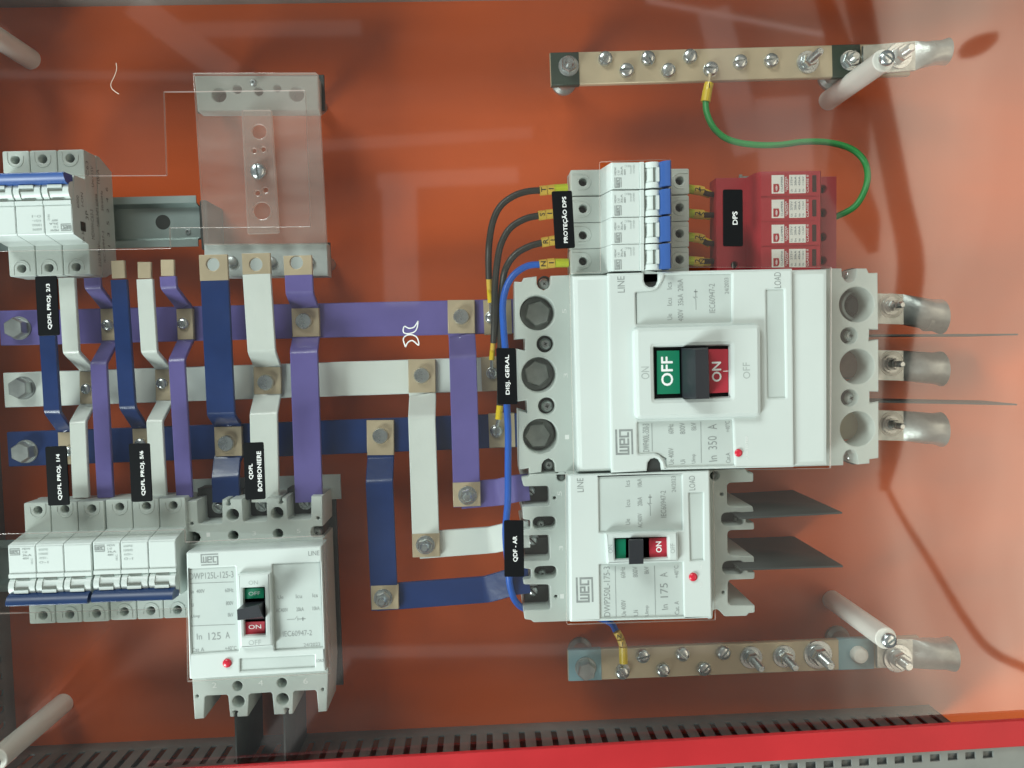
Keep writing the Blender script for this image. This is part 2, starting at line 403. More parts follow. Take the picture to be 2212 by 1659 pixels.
def screw_part(parent, x, y, z, rpx, ang=0.6, h=0.0032, kind='slot', m='zinc', name='terminal_screw'):
    c = W(x, y, z); g = G(); r = rpx*PXM(z)
    if kind == 'slot': slot_head(g, c, r, h, ang)
    elif kind == 'flat':
        g.lathe(c, [(r, 0), (r, h*0.7), (r*0.9, h), (r*0.5, h)], 28); 
    elif kind == 'hex':
        washer(g, c, r*1.12, r*0.4, 0.001); g.hexa(c+Vector((0, 0, 0.001)), r, h, ang)
    elif kind == 'nut':
        washer(g, c, r*1.15, r*0.4, 0.001); g.hexa(c+Vector((0, 0, 0.001)), r*0.92, h*0.55, ang); stud(g, c, r*0.52, h*1.15)
    return part(name, g, m, parent)

def bar(g, nodes, width, thick, axis='x', bev=0.0005):
    """painted flat bar through (px, py, z_top) nodes; axis: the direction of its width"""
    P = [W(x, y, z) for x, y, z in nodes]; rings = []
    for i, p in enumerate(P):
        a = P[max(0, i-1)]; b = P[min(len(P)-1, i+1)]; t = (b-a).normalized()
        wv = Vector((1, 0, 0)) if axis == 'x' else Vector((0, 1, 0))
        wv = (wv - t*wv.dot(t)).normalized(); n = wv.cross(t)
        if n.z < 0: n = -n
        h = width/2; c = bev
        sec = [(-h, -c), (-h+c, 0), (h-c, 0), (h, -c), (h, -thick+c), (h-c, -thick), (-h+c, -thick), (-h, -thick+c)]
        rings.append([p + wv*u + n*v for u, v in sec])
    return g.loft(rings)
def bend(nodes, k=0.16):
    """soften the bends of a bar path"""
    out = [nodes[0]]
    for i in range(1, len(nodes)-1):
        a, b, c = (Vector(n) for n in nodes[i-1:i+2])
        la, lc = (a-b).length, (c-b).length; d = min(7, la*0.4, lc*0.4)
        p1, p2 = b+(a-b)*d/la, b+(c-b)*d/lc
        for t in (0, .33, .67, 1): out.append(tuple(p1*(1-t)**2 + b*2*t*(1-t) + p2*t*t))
    out.append(nodes[-1]); return out

# ================================================================== SETTING
ZA = 0.0905                                   # front face of the clear cover
c0, c1 = W(-260, 1590, 0), W(2480, 1520, 0)
YB = (W(553, 1591, 0).y + W(1659, 1536, 0).y)/2   # foot of the lower side
YT = (W(0, 15, 0).y + W(553, 11, 0).y)/2          # foot of the upper side
XL = (W(7, 1106, 0).x + W(27, 1540, 0).x)/2       # foot of the left side
XR = W(2480, 800, 0).x
def structure(name, g, m):
    o = solo(name, g, m); o['kind'] = 'structure'; return o
structure('mounting_plate', G().box(XL-0.03, XR+0.05, YB-0.03, YT+0.03, -0.003, 0), 'plate_orange')

def perforated(x0, x1, rows, h):
    """sheet in local (along, up) with slots; returns flat geometry to be stood up"""
    holes = []
    for (zc, hh, ww, pitch, off) in rows:
        x = x0 + off
        while x + ww < x1 - 0.004:
            holes.append(rnd([(x, zc-hh/2), (x+ww, zc-hh/2), (x+ww, zc+hh/2), (x, zc+hh/2)], min(ww, hh)*0.35, 2)); x += pitch
    return G().plate([(x0, 0), (x1, 0), (x1, h), (x0, h)], holes, 0, 0.0015, 0.0002)
# lower side: slotted upright of the enclosure, standing on the edge of the plate
XE = W(2003, 1516, 0).x
rows = [(0.0275, 0.028, 0.0045, 0.0125, 0.006), (0.062, 0.007, 0.007, 0.025, 0.012)]
t = thing('perforated_upright', 'long dark grey slotted steel upright running along the bottom edge, above the red strip', 'frame profile', ((XL+XE)/2, YB, 0), 'slotted uprights round the panel')
part('slotted_face', perforated(XL, XE, rows, 0.086).xf(Matrix.Translation((0, YB, 0)) @ Matrix.Rotation(PI/2, 4, 'X')), 'enclosure_grey', t)
part('return_flange', G().box(XL, XE, YB-0.016, YB-0.0145, 0, 0.086), 'enclosure_back', t)
part('end_plate', G().box(XE, XE+0.0015, YB-0.0145, YB, 0, 0.086), 'enclosure_grey', t)
t = thing('perforated_upright', 'dark grey slotted steel upright along the left edge of the picture', 'frame profile', (XL, (YB+YT)/2, 0), 'slotted uprights round the panel')
part('slotted_face', perforated(YB+0.004, YT-0.004, rows, 0.086).xf(Matrix.Translation((XL, 0, 0)) @ Matrix.Rotation(PI/2, 4, 'Z') @ Matrix.Rotation(PI/2, 4, 'X')), 'enclosure_grey', t)
part('return_flange', G().box(XL-0.016, XL-0.0145, YB, YT, 0, 0.086), 'enclosure_back', t)
t = thing('perforated_upright', 'grey slotted steel upright seen as a thin strip along the top edge', 'frame profile', (0, YT, 0), 'slotted uprights round the panel')
part('slotted_face', perforated(XL, XR, [(0.0275, 0.028, 0.0045, 0.0125, 0.006)], 0.086).xf(Matrix.Translation((0, YT+0.0015, 0)) @ Matrix.Rotation(PI/2, 4, 'X')), 'enclosure_light', t)
part('return_flange', G().box(XL, XR, YT+0.016, YT+0.0175, 0, 0.086), 'enclosure_back', t)
# red front edge and the grey door frame outside it
zr = 0.0985
a, b, c, d = W(300, 1669, zr), W(2300, 1551, zr), W(2300, 1607.5, zr), W(300, 1725, zr)
o = solo('red_frame_strip', G().plate([tuple(p[:2]) for p in (a, b, c, d)], [], zr-0.004, zr, 0.0006), 'frame_red',
     'flat bright red painted strip crossing the bottom right edge of the picture', 'frame strip')
a, b = W(1300, 1663, 0.0945), W(2330, 1600, 0.0945); u = (b-a).normalized(); n = Vector((-u.y, u.x, 0)); L = (b-a).length
slots = []; k = 0.004
while k < L-0.06:
    q = [a+u*k-n*0.0035, a+u*(k+0.007)-n*0.0035, a+u*(k+0.007)-n*0.0085, a+u*k-n*0.0085]; slots.append([tuple(p[:2]) for p in q]); k += 0.0125
t = thing('door_frame_profile', 'light grey metal profile with punched slots below the red strip, bottom right corner', 'frame profile', a)
part('slotted_face', G().plate([tuple(p[:2]) for p in (a+n*0.004, b+n*0.004, b-n*0.05, a-n*0.05)], slots, 0.0930, 0.0945, 0.0003), 'enclosure_light', t)
part('inner_lip', G().plate([tuple(p[:2]) for p in (a+n*0.003, b+n*0.003, b-n*0.05, a-n*0.05)], [], 0.0912, 0.0918, 0.0003), 'enclosure_grey', t)

# ================================================================== BUSBARS
ZB = 0.045
def bus(name, color, label, nodes, ends, bare, m_end, hexpx):
    t = thing('busbar', label, 'busbar', W(*nodes[0]), 'main busbars running to the large breaker')
    body = part('painted_bar', bar(G(), nodes, 0.0248, 0.005, 'y'), color, t)
    for x0, x1 in bare:
        (xa, ya), (xb, yb) = x0, x1
        part('bare_patch', bar(G(), [(xa, ya, ZB+0.0003), (xb, yb, ZB+0.0003)], 0.0252, 0.0056, 'y'), 'tinned', t)
    x, y = hexpx
    screw_part(t, x, y, ZB, 22, 0.55, 0.0075, 'hex', 'zinc_dull', 'hex_bolt')
    # insulating post under the bar, on the plate
    for (x, y) in (hexpx, ends):
        c = W(x, y, ZB-0.005); part('insulator', G().lathe((c.x, c.y, 0), [(0.010, 0), (0.010, 0.012), (0.0115, 0.016), (0.0115, 0.022), (0.010, 0.026), (0.010, 0.040)], 20), 'plastic_grey', t)
    return t
bp = bus('p', 'bar_purple', 'wide purple busbar, uppermost of the three horizontal bars', [(0, 709, ZB), (560, 695.5, ZB), (1180, 681, ZB)], (1090, 684), [((1045, 686), (1105, 684))], 0, (42, 709))
bw = bus('w', 'bar_white', 'wide white busbar, the middle of the three horizontal bars', [(9, 843, ZB), (560, 824.5, ZB), (1180, 804, ZB)], (1090, 808), [((1040, 808.5), (1108, 806))], 0, (51, 838))
bd = bus('d', 'bar_blue', 'wide dark blue busbar, lowest of the three horizontal bars', [(17, 971, ZB), (560, 951, ZB), (1180, 927, ZB)], (1090, 930), [((1056, 931), (1112, 929))], 0, (57, 975))
screw_part(bp, 1060, 686, ZB+0.0008, 11, 1.2); screw_part(bw, 1063, 806, ZB+0.0008, 11, 0.4); screw_part(bd, 1072, 931, ZB+0.0008, 13, 0.0)

NARROW, WIDE = 0.0112, 0.0192
def branch(color, label, group, width, top, path, tabn, tabspan, bolt, lower, endbare=None, hole=None, kind='slot', cat='busbar'):
    """a painted bar: top end -> bend down -> bare patch bolted to the bus -> bend up -> lower breaker"""
    nodes = path + tabn + lower
    t = thing('branch_bar', label, cat, W(*tabn[0]), group)
    part('painted_bar', bar(G(), bend(nodes), width, 0.003), color, t)
    (xa, ya), (xb, yb) = tabspan; z = tabn[0][2]
    part('bare_patch', bar(G(), [(xa, ya, z+0.0004), (xb, yb, z+0.0004)], width+0.0004, 0.0038), 'tinned', t)
    if bolt: screw_part(t, bolt[0], bolt[1], z+0.0004, bolt[2], bolt[3], 0.003 if kind != 'flat' else 0.0035, kind)
    if endbare:
        (xa, ya), (xb, yb), zz = endbare
        if hole:
            a, b = W(xa, ya, zz), W(xb, yb, zz)
            part('bare_tip', G().plate([(a.x-width/2, b.y), (a.x+width/2, b.y), (a.x+width/2, a.y), (a.x-width/2, a.y)], [circ(hole[0], hole[1], hole[2], zz)], zz-0.0032, zz+0.0002, 0.0003), 'tinned', t)
        else: part('bare_tip', bar(G(), [(xa, ya, zz), (xb, yb, zz)], width-0.002, 0.0028), 'tinned', t)
    return t
ZU, ZT = 0.068, 0.0485
gr = 'narrow bars between the small breakers'
branch('bar_white', 'narrow white bar bending down right of the QDFL PROJ. 2/3 label', gr, NARROW, 0,
       [(143, 600, ZU), (153, 764, ZU), (188, 800, ZT)], [(189, 803, ZT), (190, 874, ZT)], ((189, 803), (190, 872)), (187, 840, 11, 0.3), [(184, 878, ZT), (167, 910, 0.066), (174, 1075, 0.066)])
branch('bar_purple', 'narrow purple bar between the left narrow white bar and the left narrow dark blue bar', gr, NARROW, 0,
       [(198, 600, ZU), (200, 624, ZU), (232, 664, ZT)], [(234, 667, ZT), (237, 735, ZT)], ((234, 667), (237, 735)), (233, 702, 12, 0.9), [(236, 739, ZT), (212, 783, 0.067), (227, 1075, 0.067)])
branch('bar_blue', 'narrow dark blue bar coming out under the QDFL PROJ. 2/3 label', gr, NARROW, 0,
       [(94, 600, ZU), (112, 893, ZU), (138, 930, ZT)], [(142, 934, ZT), (145, 1003, ZT)], ((142, 934), (145, 1003)), (149, 975, 11, 0.9), [])
branch('bar_blue', 'narrow dark blue bar between two purple narrow bars', gr, NARROW, 0,
       [(256, 604, ZU), (275, 884, ZU), (299, 921, ZT)], [(303, 926, ZT), (306, 995, ZT)], ((303, 926), (306, 995)), (304, 957, 11, 0.9), [], ((253.5, 563), (256, 601), ZU))
branch('bar_white', 'narrow white bar with a bare tip, third from the right among the narrow bars', gr, NARROW, 0,
       [(312, 603, ZU), (322, 763, ZU), (350, 795, ZT)], [(352, 799, ZT), (354, 864, ZT)], ((352, 798), (354, 865)), (350, 828, 12, 0.5), [(354, 868, ZT), (333, 908, 0.065), (342, 1075, 0.065)], ((311, 566), (312, 601), ZU))
branch('bar_purple', 'narrow purple bar with a bare tip, nearest to the wide dark blue bar', gr, NARROW, 0,
       [(362, 597, ZU), (364, 624, ZU), (393, 662, ZT)], [(398, 667, ZT), (401, 733, ZT)], ((398, 667), (401, 733)), (396, 699, 12, 0.9), [(398, 737, ZT), (381, 775, 0.067), (398, 1075, 0.067)], ((361, 561), (362, 596), ZU))
gw = 'wide bars to the 125 A breaker'
branch('bar_blue', 'wide dark blue vertical bar with a bare holed tip below the clear bracket', gw, WIDE, 0,
       [(463, 606, ZU), (477, 898, ZU), (489, 918, ZT)], [(492, 922, ZT), (494, 985, ZT)], ((492, 922), (494, 985)), (490, 957, 17, 0.2), [(490, 988, ZT), (486, 1030, 0.058), (488, 1085, 0.058)], ((460, 550), (463, 606), ZU), (459.5, 571, 14), 'flat')
branch('bar_white', 'wide white vertical bar behind the QDFL BOMBONIERE label', gw, WIDE, 0,
       [(554, 592, ZU), (565, 762, ZU), (576, 790, ZT)], [(577, 793, ZT), (578, 850, ZT)], ((577, 793), (578, 851)), (575, 826, 17, 0.2), [(577, 853, ZT), (569, 892, 0.064), (573, 1085, 0.064)], ((552.5, 547), (554, 592), ZU), (552.5, 571, 14), 'flat')
branch('bar_purple', 'wide purple vertical bar at the right of the clear bracket rail, crossing all three busbars', gw, WIDE, 0,
       [(645, 594, ZU), (647, 636, ZU), (657, 662, ZT)], [(659, 666, ZT), (661, 727, ZT)], ((659, 666), (661, 727)), (657, 694, 17, 0.2), [(660, 730, ZT), (656, 756, 0.065), (667, 1085, 0.065)], ((642.5, 552), (645, 594), ZU), (640, 567, 14), 'flat')
def elbow(color, label, tabn, tabspan, bolt, lower, endspan, nut, horiz):
    t = thing('branch_bar', label, 'busbar', W(*tabn[0]), 'bars to the 175 A breaker')
    part('painted_bar', bar(G(), bend(tabn + lower), WIDE, 0.003), color, t)
    (xa, ya), (xb, yb) = tabspan; z = tabn[0][2]
    part('bare_patch', bar(G(), [(xa, ya, z+0.0004), (xb, yb, z+0.0004)], WIDE+0.0004, 0.0038), 'tinned', t)
    screw_part(t, *bolt, z+0.0004, 17, 0.2, 0.0035, 'flat')
    (xa, ya), (xb, yb), z = endspan
    part('bare_patch', bar(G(), [(xa, ya, z+0.0004), (xb, yb, z+0.0004)], WIDE+0.0004, 0.0038), 'tinned', t)
    screw_part(t, *nut, z+0.0004, 18, 0.3, 0.009, 'nut', 'zinc', 'hex_nut')
    part('foot_bar', bar(G(), bend(horiz), WIDE, 0.003, 'y'), color, t)
elbow('bar_blue', 'dark blue bar dropping from the lowest busbar and turning right to the 175 A breaker',
      [(821, 908, ZT), (822, 985, ZT)], ((821, 908), (822, 983)), (822, 941), [(822, 989, ZT), (819, 1040, 0.062), (831, 1318, 0.062)], ((830.5, 1265), (832, 1316), 0.062), (828, 1292),
      [(812, 1292, 0.058), (1050, 1274, 0.058), (1105, 1258, 0.066), (1143, 1253, 0.066)])
elbow('bar_white', 'white bar dropping from the middle busbar and turning right to the 175 A breaker',
      [(911, 776, ZT), (912, 850, ZT)], ((911, 776), (912, 848)), (911, 811), [(913, 854, ZT), (911, 900, 0.062), (921, 1203, 0.062)], ((919.5, 1153), (921, 1203), 0.062), (919, 1177),
      [(905, 1179, 0.058), (1060, 1167, 0.058), (1100, 1158, 0.066), (1143, 1154, 0.066)])
elbow('bar_purple', 'purple bar dropping from the uppermost busbar and turning right to the 175 A breaker',
      [(996, 648, ZT), (997, 722, ZT)], ((996, 648), (997, 720)), (996, 684), [(998, 726, ZT), (1000, 770, 0.062), (1009, 1095, 0.062)], ((1007.5, 1042), (1009, 1094), 0.062), (1010, 1070),
      [(995, 1071, 0.058), (1075, 1064, 0.058), (1110, 1056, 0.066), (1143, 1053, 0.066)])

# ================================================================== EARTH AND NEUTRAL BARS
def terminal_bar(label, nodes, wmm, ends, endm, screws, slots_ang):
    z = nodes[0][2]; t = thing('terminal_bar', label, 'terminal bar', W(*nodes[0]))
    part('bare_bar', bar(G(), nodes, wmm, 0.005, 'y'), 'tinned', t)
    for (xa, ya), (xb, yb) in ends:
        part('painted_end', bar(G(), [(xa, ya, z+0.0003), (xb, yb, z+0.0003)], wmm+0.0004, 0.0056, 'y'), endm, t)
    for i, (x, y) in enumerate(screws): screw_part(t, x, y, z, 15.5, slots_ang[i], 0.0042)
    return t
ZE = 0.041
tb = terminal_bar('bare metal earth bar with dark green painted ends, at the top right', [(1189, 149, ZE), (1965, 127.5, ZE)], 0.0232,
    [((1190, 149), (1251, 147.5)), ((1798, 132), (1859, 130.3))], 'end_green',
    [(1307, 128), (1353, 153), (1399, 127), (1443, 153), (1490, 123), (1535, 150), (1598, 135), (1665, 132)], [2.5, 1.6, 0.5, 2.4, 2.6, 1.45, 1.7, 1.6])
screw_part(tb, 1228, 143, ZE+.0005, 19, 0.5, 0.009, 'nut', 'zinc', 'hex_nut'); screw_part(tb, 1836, 131, ZE+.0005, 19, 0.2, 0.009, 'nut', 'zinc', 'hex_nut')
def big_stud(parent, x, y, z, rw, h=0.022):
    c = W(x, y, z); r = rw*PXM(z); g = G(); washer(g, c, r, r*0.4, 0.0014); g2 = c+Vector((0, 0, 0.0014))
    washer(g, g2, r*0.72, r*0.35, 0.0016); g.hexa(g2+Vector((0, 0, 0.0016)), r*0.62, 0.0055, random.random()); stud(g, g2, r*0.33, h)
    return part('stud_bolt', g, 'zinc', parent)
big_stud(tb, 1744, 135, ZE, 24)
for (x, y) in ((1228, 145), (1836, 133)):
    c = W(x, y, ZE-0.005); part('insulator', G().lathe((c.x, c.y, 0), [(0.0095, 0), (0.0095, 0.003), (0.007, 0.006), (0.007, 0.036)], 22), 'zinc_dull', tb)
ZN = 0.042
nb = terminal_bar('bare metal neutral bar with pale blue painted ends, at the bottom right', [(1227, 1438.5, ZN), (1985, 1408, ZN)], 0.0232,
    [((1228, 1438.5), (1299, 1436)), ((1812, 1415), (1888, 1412))], 'end_blue',
    [(1344, 1451), (1388, 1416), (1432, 1446), (1474, 1412), (1520, 1443), (1562, 1409)], [0.6, 1.8, 0.9, 0.8, 2.3, 2.4])
screw_part(nb, 1265, 1442, ZN+.0005, 21, 0.3, 0.008, 'hex', 'zinc_dull', 'hex_bolt')
for x, y, r in ((1622, 1419, 25), (1693, 1417, 25), (1766, 1413, 32)): big_stud(nb, x, y, ZN, r)
c = W(1853, 1412, ZN+.0003); part('plastic_screw', G().lathe(c, [(0.0062, 0), (0.0062, 0.004), (0.0052, 0.0055), (0.003, 0.006)], 24), 'sticker_white', nb)
for (x, y) in ((1265, 1440), (1853, 1413)):
    c = W(x, y, ZN-0.005); part('insulator', G().lathe((c.x, c.y, 0), [(0.0095, 0), (0.0095, 0.003), (0.007, 0.006), (0.007, 0.037)], 22), 'zinc_dull', nb)

def cable_lug(label, flat0, flat1, tip, z, wpx, barrel_r, group, stud_at=None, rw=28, m='lug_tin', disc=None):
    """flat palm that rolls into an open barrel"""
    a, b, c = W(*flat0, z), W(*flat1, z), W(*tip, z); t = thing('cable_lug', label, 'cable lug', a, group)
    w = wpx*PXM(z)/2; rings = []; N = 20; thk = 0.0028
    L = (c-b); 
    for k, s in enumerate((0, 0.02, 0.3, 0.55, 0.8, 1.0)):
        p = b.lerp(c, s) if k else a
        e = min(1, max(0, (s-0.02)/0.45)); e = e*e*(3-2*e); r = barrel_r*(1.0+0.12*max(0, s-0.8)/0.2); ring = []
        for i in range(N):
            q = 2*PI*i/N; cy, sz = math.cos(q), math.sin(q)
            fy = max(-1, min(1, cy*1.35))*w; fz = (thk/2)*(1 if sz > 0 else -1)*min(1, abs(sz)*4)
            ring.append((p.x, p.y+fy*(1-e)+cy*r*e, p.z-thk/2+fz*(1-e)+sz*r*e))
        rings.append(ring)
    rings.append([(p[0]-0.0005, c.y+(p[1]-c.y)*0.80, c.z+(p[2]-c.z)*0.80) for p in rings[-1]])
    rings.append([(p[0]-0.012, p[1], p[2]) for p in rings[-1]])
    part('lug_body', G().loft(rings), m, t)
    if stud_at: big_stud(t, stud_at[0], stud_at[1], z, rw, 0.016)
    if disc:
        p = W(*disc, z+0.012); g = G().plate(circw(p.x, p.y, 0.0092, 36), [circw(p.x, p.y, 0.0030, 20)], z+0.0105, z+0.012, 0.0003); part('clear_washer', g, 'acrylic_piece', t, None, 'acrylic_edge')
    return t
gl = 'crimp lugs on the ends of the bars and the large breaker'
cable_lug('shiny crimp lug bolted at the right end of the earth bar', (1865, 130), (1976, 120), (2047, 110), 0.047, 62, 0.0085, gl, (1942, 121), 28)
cable_lug('shiny crimp lug bolted at the right end of the neutral bar', (1895, 1411), (1970, 1412), (2056, 1414), 0.048, 66, 0.0115, gl, (1938, 1421), 32)
for y0, y1, y2, sy, lab in ((663, 668, 684, 661, 'uppermost grey crimp lug at the right of the 350 A breaker'), (786, 790, 797, 786, 'middle grey crimp lug at the right of the 350 A breaker'), (916, 920, 928, 917, 'lowest grey crimp lug at the right of the 350 A breaker')):
    cable_lug(lab, (1800, y0), (1950, y1), (2034, y2), 0.040, 66, 0.0118, gl, (1924, sy), 20, 'lug_tin', (1927, sy-1))

# ================================================================== MOULDED CASE BREAKERS
ZS, ZC, ZF = 0.072, 0.0955, 0.1005           # terminal skirt, cover, toggle frame
def zp(o, n): return [(o[0]+x/3, o[1]+y/3) for x, y in n]
A1, A2, A3, A4 = (1106, 553), (1659, 553), (1106, 1106), (0, 0)
def dome(g, x, y, z, rpx, hpx=0.45):
    c = W(x, y, z); r = rpx*PXM(z); h = r*hpx
    return g.lathe(c, [(r, 0), (r, h*0.4), (r*.86, h*.75), (r*.55, h*.95), (r*.1, h)], 24)
def skirt_screws(t, spots, rpx, depth=0.010):
    for x, y in spots:
        z = ZS-depth; c = W(x, y, z); g = cross_head(G(), c, rpx*PXM(z), 0.003, 0.5)
        s = part('cover_screw', g, 'zinc', t); part('cross_recess', cross_mark(G(), c+Vector((0, 0, 0.003)), rpx*0.62*PXM(z), random.random()), 'screw_recess', s)
def finger_screws(t, spots, rpx):
    for x, y in spots:
        c = W(x, y, 0.052); g = G(); washer(g, c, rpx*PXM(.052), rpx*.4*PXM(.052), .0015); slot_head(g, c+Vector((0, 0, .0015)), rpx*.7*PXM(.052), .003, .8)
        part('terminal_screw', g, 'zinc', t)

# ---- the 350 A breaker
t = thing('molded_case_breaker', 'largest white breaker, marked In 350 A, beside the DISJ. GERAL label', 'breaker', (*W(1500, 800, 0)[:2], 0), 'white moulded case breakers')
big = t
base = [(15,165),(70,165),(75,140),(160,130),(395,122)]
L = zp(A1, [(15,165),(62,168),(75,142),(160,131),(161,180),(172,205),(205,222),(238,205),(249,180),(252,128),(395,122)]) 
Rr = zp(A2, [(388,80),(478,80),(482,130),(500,160),(528,172),(556,160),(572,130),(574,80),(640,80),(655,110),(712,108),(716,477),(658,475),(655,552),(717,540),(718,880),(660,878),(660,955),(718,942),(718,1310),(660,1318),(660,1345),(582,1352),(578,1292),(562,1265),(535,1255),(508,1265),(492,1295),(490,1357),(390,1360)])
Lb = zp(A1, [(420,1405),(280,1400),(278,1350),(262,1325),(237,1312),(210,1325),(194,1350),(190,1402),(110,1412),(110,1375),(46,1385),(40,1000),(100,1018),(95,935),(34,945),(28,600),(85,614),(85,535),(20,540)])
hl = [circ(1106+165/3, 553+368/3, 38, ZS, 36), circ(1106+175/3, 553+770/3, 38, ZS, 36), circ(1106+185/3, 553+1168/3, 38, ZS, 36)]
hr = [circ(1659+575/3, 553+315/3, 38.5, ZS, 36), circ(1659+578/3, 553+717/3, 38.5, ZS, 36), circ(1659+580/3, 553+1120/3, 38.5, ZS, 36)]
sl = [(1106+215/3, 553+570/3), (1106+225/3, 553+972/3), (1659+525/3, 553+517/3), (1659+528/3, 553+920/3)]
hs = [circ(x, y, 18.5, ZS, 24) for x, y in sl]
part('housing', G().plate(px(L + Rr + Lb, ZS), hl + hr + hs, 0.0445, ZS, 0.0008), 'plastic', t)
part('rear_housing', G().plate(rect(1245, 600, 1775, 1003, .0445), [], 0.0, 0.0440, 0.001), 'plastic_grey', t)
skirt_screws(t, sl, 13); skirt_screws(t, [(1106+207/3, 553+182/3), (1106+237/3, 553+1352/3), (1659+527/3, 553+130/3), (1659+535/3, 553+1300/3)], 12, 0.016)
# floor below the open screw corners
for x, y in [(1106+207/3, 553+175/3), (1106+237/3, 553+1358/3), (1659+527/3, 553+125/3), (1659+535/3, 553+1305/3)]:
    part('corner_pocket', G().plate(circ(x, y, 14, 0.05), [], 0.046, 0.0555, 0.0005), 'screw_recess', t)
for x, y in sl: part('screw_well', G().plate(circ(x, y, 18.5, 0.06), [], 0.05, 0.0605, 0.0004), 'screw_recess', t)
for i, (x, y) in enumerate(((1160, 678), (1158, 806), (1160, 938))):
    c = W(x, y, 0.046); g = G(); washer(g, c, 0.0125, 0.006, 0.002); g.hexa(c+Vector((0, 0, .002)), 0.0098, 0.008, 0.3+i*.4)
    part('terminal_bolt', g, 'bolt_grey', t)
for i, (x, y) in enumerate(((1170, 676), (1172, 808), (1175, 942))):
    part('terminal_pad', G().plate(rect(x-48, y-44, x+44, y+44, .0455), [], .034, .0455, .0005), 'base_dark', t)
mb = [(1853, 658, 'toggle_dark'), (1853, 792, 'terminal_copper'), (1853, 926, 'tinned')]
for x, y, m in mb[1:]:
    part('terminal_pad', G().plate(rect(x-44, y-42, x+22, y+22, .0465), [], .0445, .0465, .0005), m, t)
part('terminal_pad', G().plate(rect(1808, 612, 1892, 702, .0455), [], .0445, .0455, .0003), 'label_black', t)
c = W(1845, 660, .0456); part('terminal_ring', G().plate(circw(c.x, c.y, .0118, 32), [circw(c.x, c.y, .0094, 28)], .0456, .051, .0008), 'zinc_dull', t)
part('terminal_bolt', G().hexa(c, .0066, .003, .5), 'toggle_dark', t)
# cover: side steps + raised middle with recessed rating panels
cov = px([(1237, 595), (1789, 580.5), (1789, 1006), (1248, 1021)], ZC-0.003)
part('cover', G().plate(cov, [], ZS+.0002, ZC-0.003, 0.0032), 'plastic_cover', t)
nt_ = zp(A1, [(855,105),(857,160),(868,186),(890,200),(915,200),(935,188),(945,160),(945,100)])
nb_ = zp(A1, [(970,1388),(965,1345),(950,1320),(925,1310),(900,1318),(882,1340),(876,1395)])
mid = zp(A1, [(622,112)]) + nt_ + [(1712, 580)] + [(1716, 1009.5)] + nb_ + [(1321, 1022)]
p1 = zp(A1, [(990,122),(1425,116),(1422,430),(808,444),(803,235),(900,226),(940,215),(965,190),(985,150)])
p2 = zp(A1, [(815,1076),(1430,1060),(1442,1358),(1005,1370),(985,1320),(960,1290),(925,1278),(820,1284)])
lp = rect(1656, 626, 1697.5, 859, ZC)
part('raised_cover', G().plate(px(mid, ZC), [rnd(px(p1, ZC), .001, 2), rnd(px(p2, ZC), .001, 2), rnd(lp, .0008, 2)], ZC-.0075, ZC, 0.0014), 'plastic_cover', t)
part('rating_panel', G().plate(px([(1375, 592), (1584, 588), (1584, 703), (1375, 703)], ZC-.0016), [px(zp(A1, [(840,90),(840,170),(862,204),(890,216),(920,214),(948,198),(962,165),(962,108)]), ZC-.0016)], ZC-.0029, ZC-.0013, .0001), 'rating_grey', t)
part('rating_panel', G().plate(px([(1376, 905), (1588, 903), (1590, 1006), (1440, 1009), (1440, 990), (1420, 979), (1376, 982)], ZC-.0016), [], ZC-.0029, ZC-.0013, .0001), 'rating_grey', t)
part('name_panel', G().plate(rect(1654, 624, 1699, 861, ZC), [], ZC-.0029, ZC-.0013, .0001), 'rating_grey', t)
for (x, y) in ((1406, 604), (1413.5, 1004)):
    c = W(x, y, ZC-.009); s = part('cover_screw', cross_head(G(), c, .0042, .003, .4), 'zinc_dull', t)
for q in (zp(A1, [(850,100),(850,205),(950,205),(950,95)]), zp(A1, [(872,1400),(872,1305),(972,1300),(972,1392)])):
    part('screw_pocket', G().plate(rnd(px(q, ZC-.0026), .004, 4, (1, 2)), [], ZC-.0032, ZC-.0026, .0001), 'dark_hole', t)
fr = rnd(px(zp(A1, [(787,462),(1618,438),(1622,1045),(800,1062)]), ZF), .0042, 6)
wn = px(zp(A1, [(923,592),(1412,580),(1415,912),(930,928)]), ZF)
part('toggle_frame', G().plate(fr, [wn], ZC-.005, ZF, 0.0030), 'plastic_cover', t)
part('toggle_well', G().plate(px(zp(A1, [(915,585),(1420,575),(1420,920),(925,935)]), ZF-.004), [], ZC-.0012, ZF-.0045, .0001), 'label_black', t)
part('off_flag', G().plate(px(zp(A1, [(940,614),(1085,612),(1090,892),(942,896)]), ZF-.003), [], ZF-.0052, ZF-.003, .0003), 'flag_green', t)
part('on_flag', G().plate(px(zp(A1, [(1266,604),(1402,602),(1404,884),(1276,890)]), ZF-.003), [], ZF-.0052, ZF-.003, .0003), 'flag_red', t)
g = G(); zt = 0.113
q0 = px(zp(A1, [(1098,597),(1262,592),(1272,910),(1104,918)]), ZF-.003); q1 = px(zp(A1, [(1185,606),(1268,604),(1276,925),(1190,927)]), zt)
g.loft([[(*p[:2], ZF-.004) for p in q0[::-1]], [(*p[:2], ZF+.001) for p in q0[::-1]], [(*p[:2], zt-.001) for p in q1[::-1]], [(p[0]+.0003, p[1], zt) for p in q1[::-1]]])
part('toggle_lever', g, 'toggle_dark', t)
part('trip_button', dome(G(), 1595, 978, ZC, 8.6, .5), 'button_red', t)
zt = ZC-.0012; g = G()
text(g, 'LINE', (1342, 632), (1341, 597), 15.5, ZC+.0001); text(g, 'LOAD', (1680, 622), (1679.5, 588), 15, ZC+.0001)
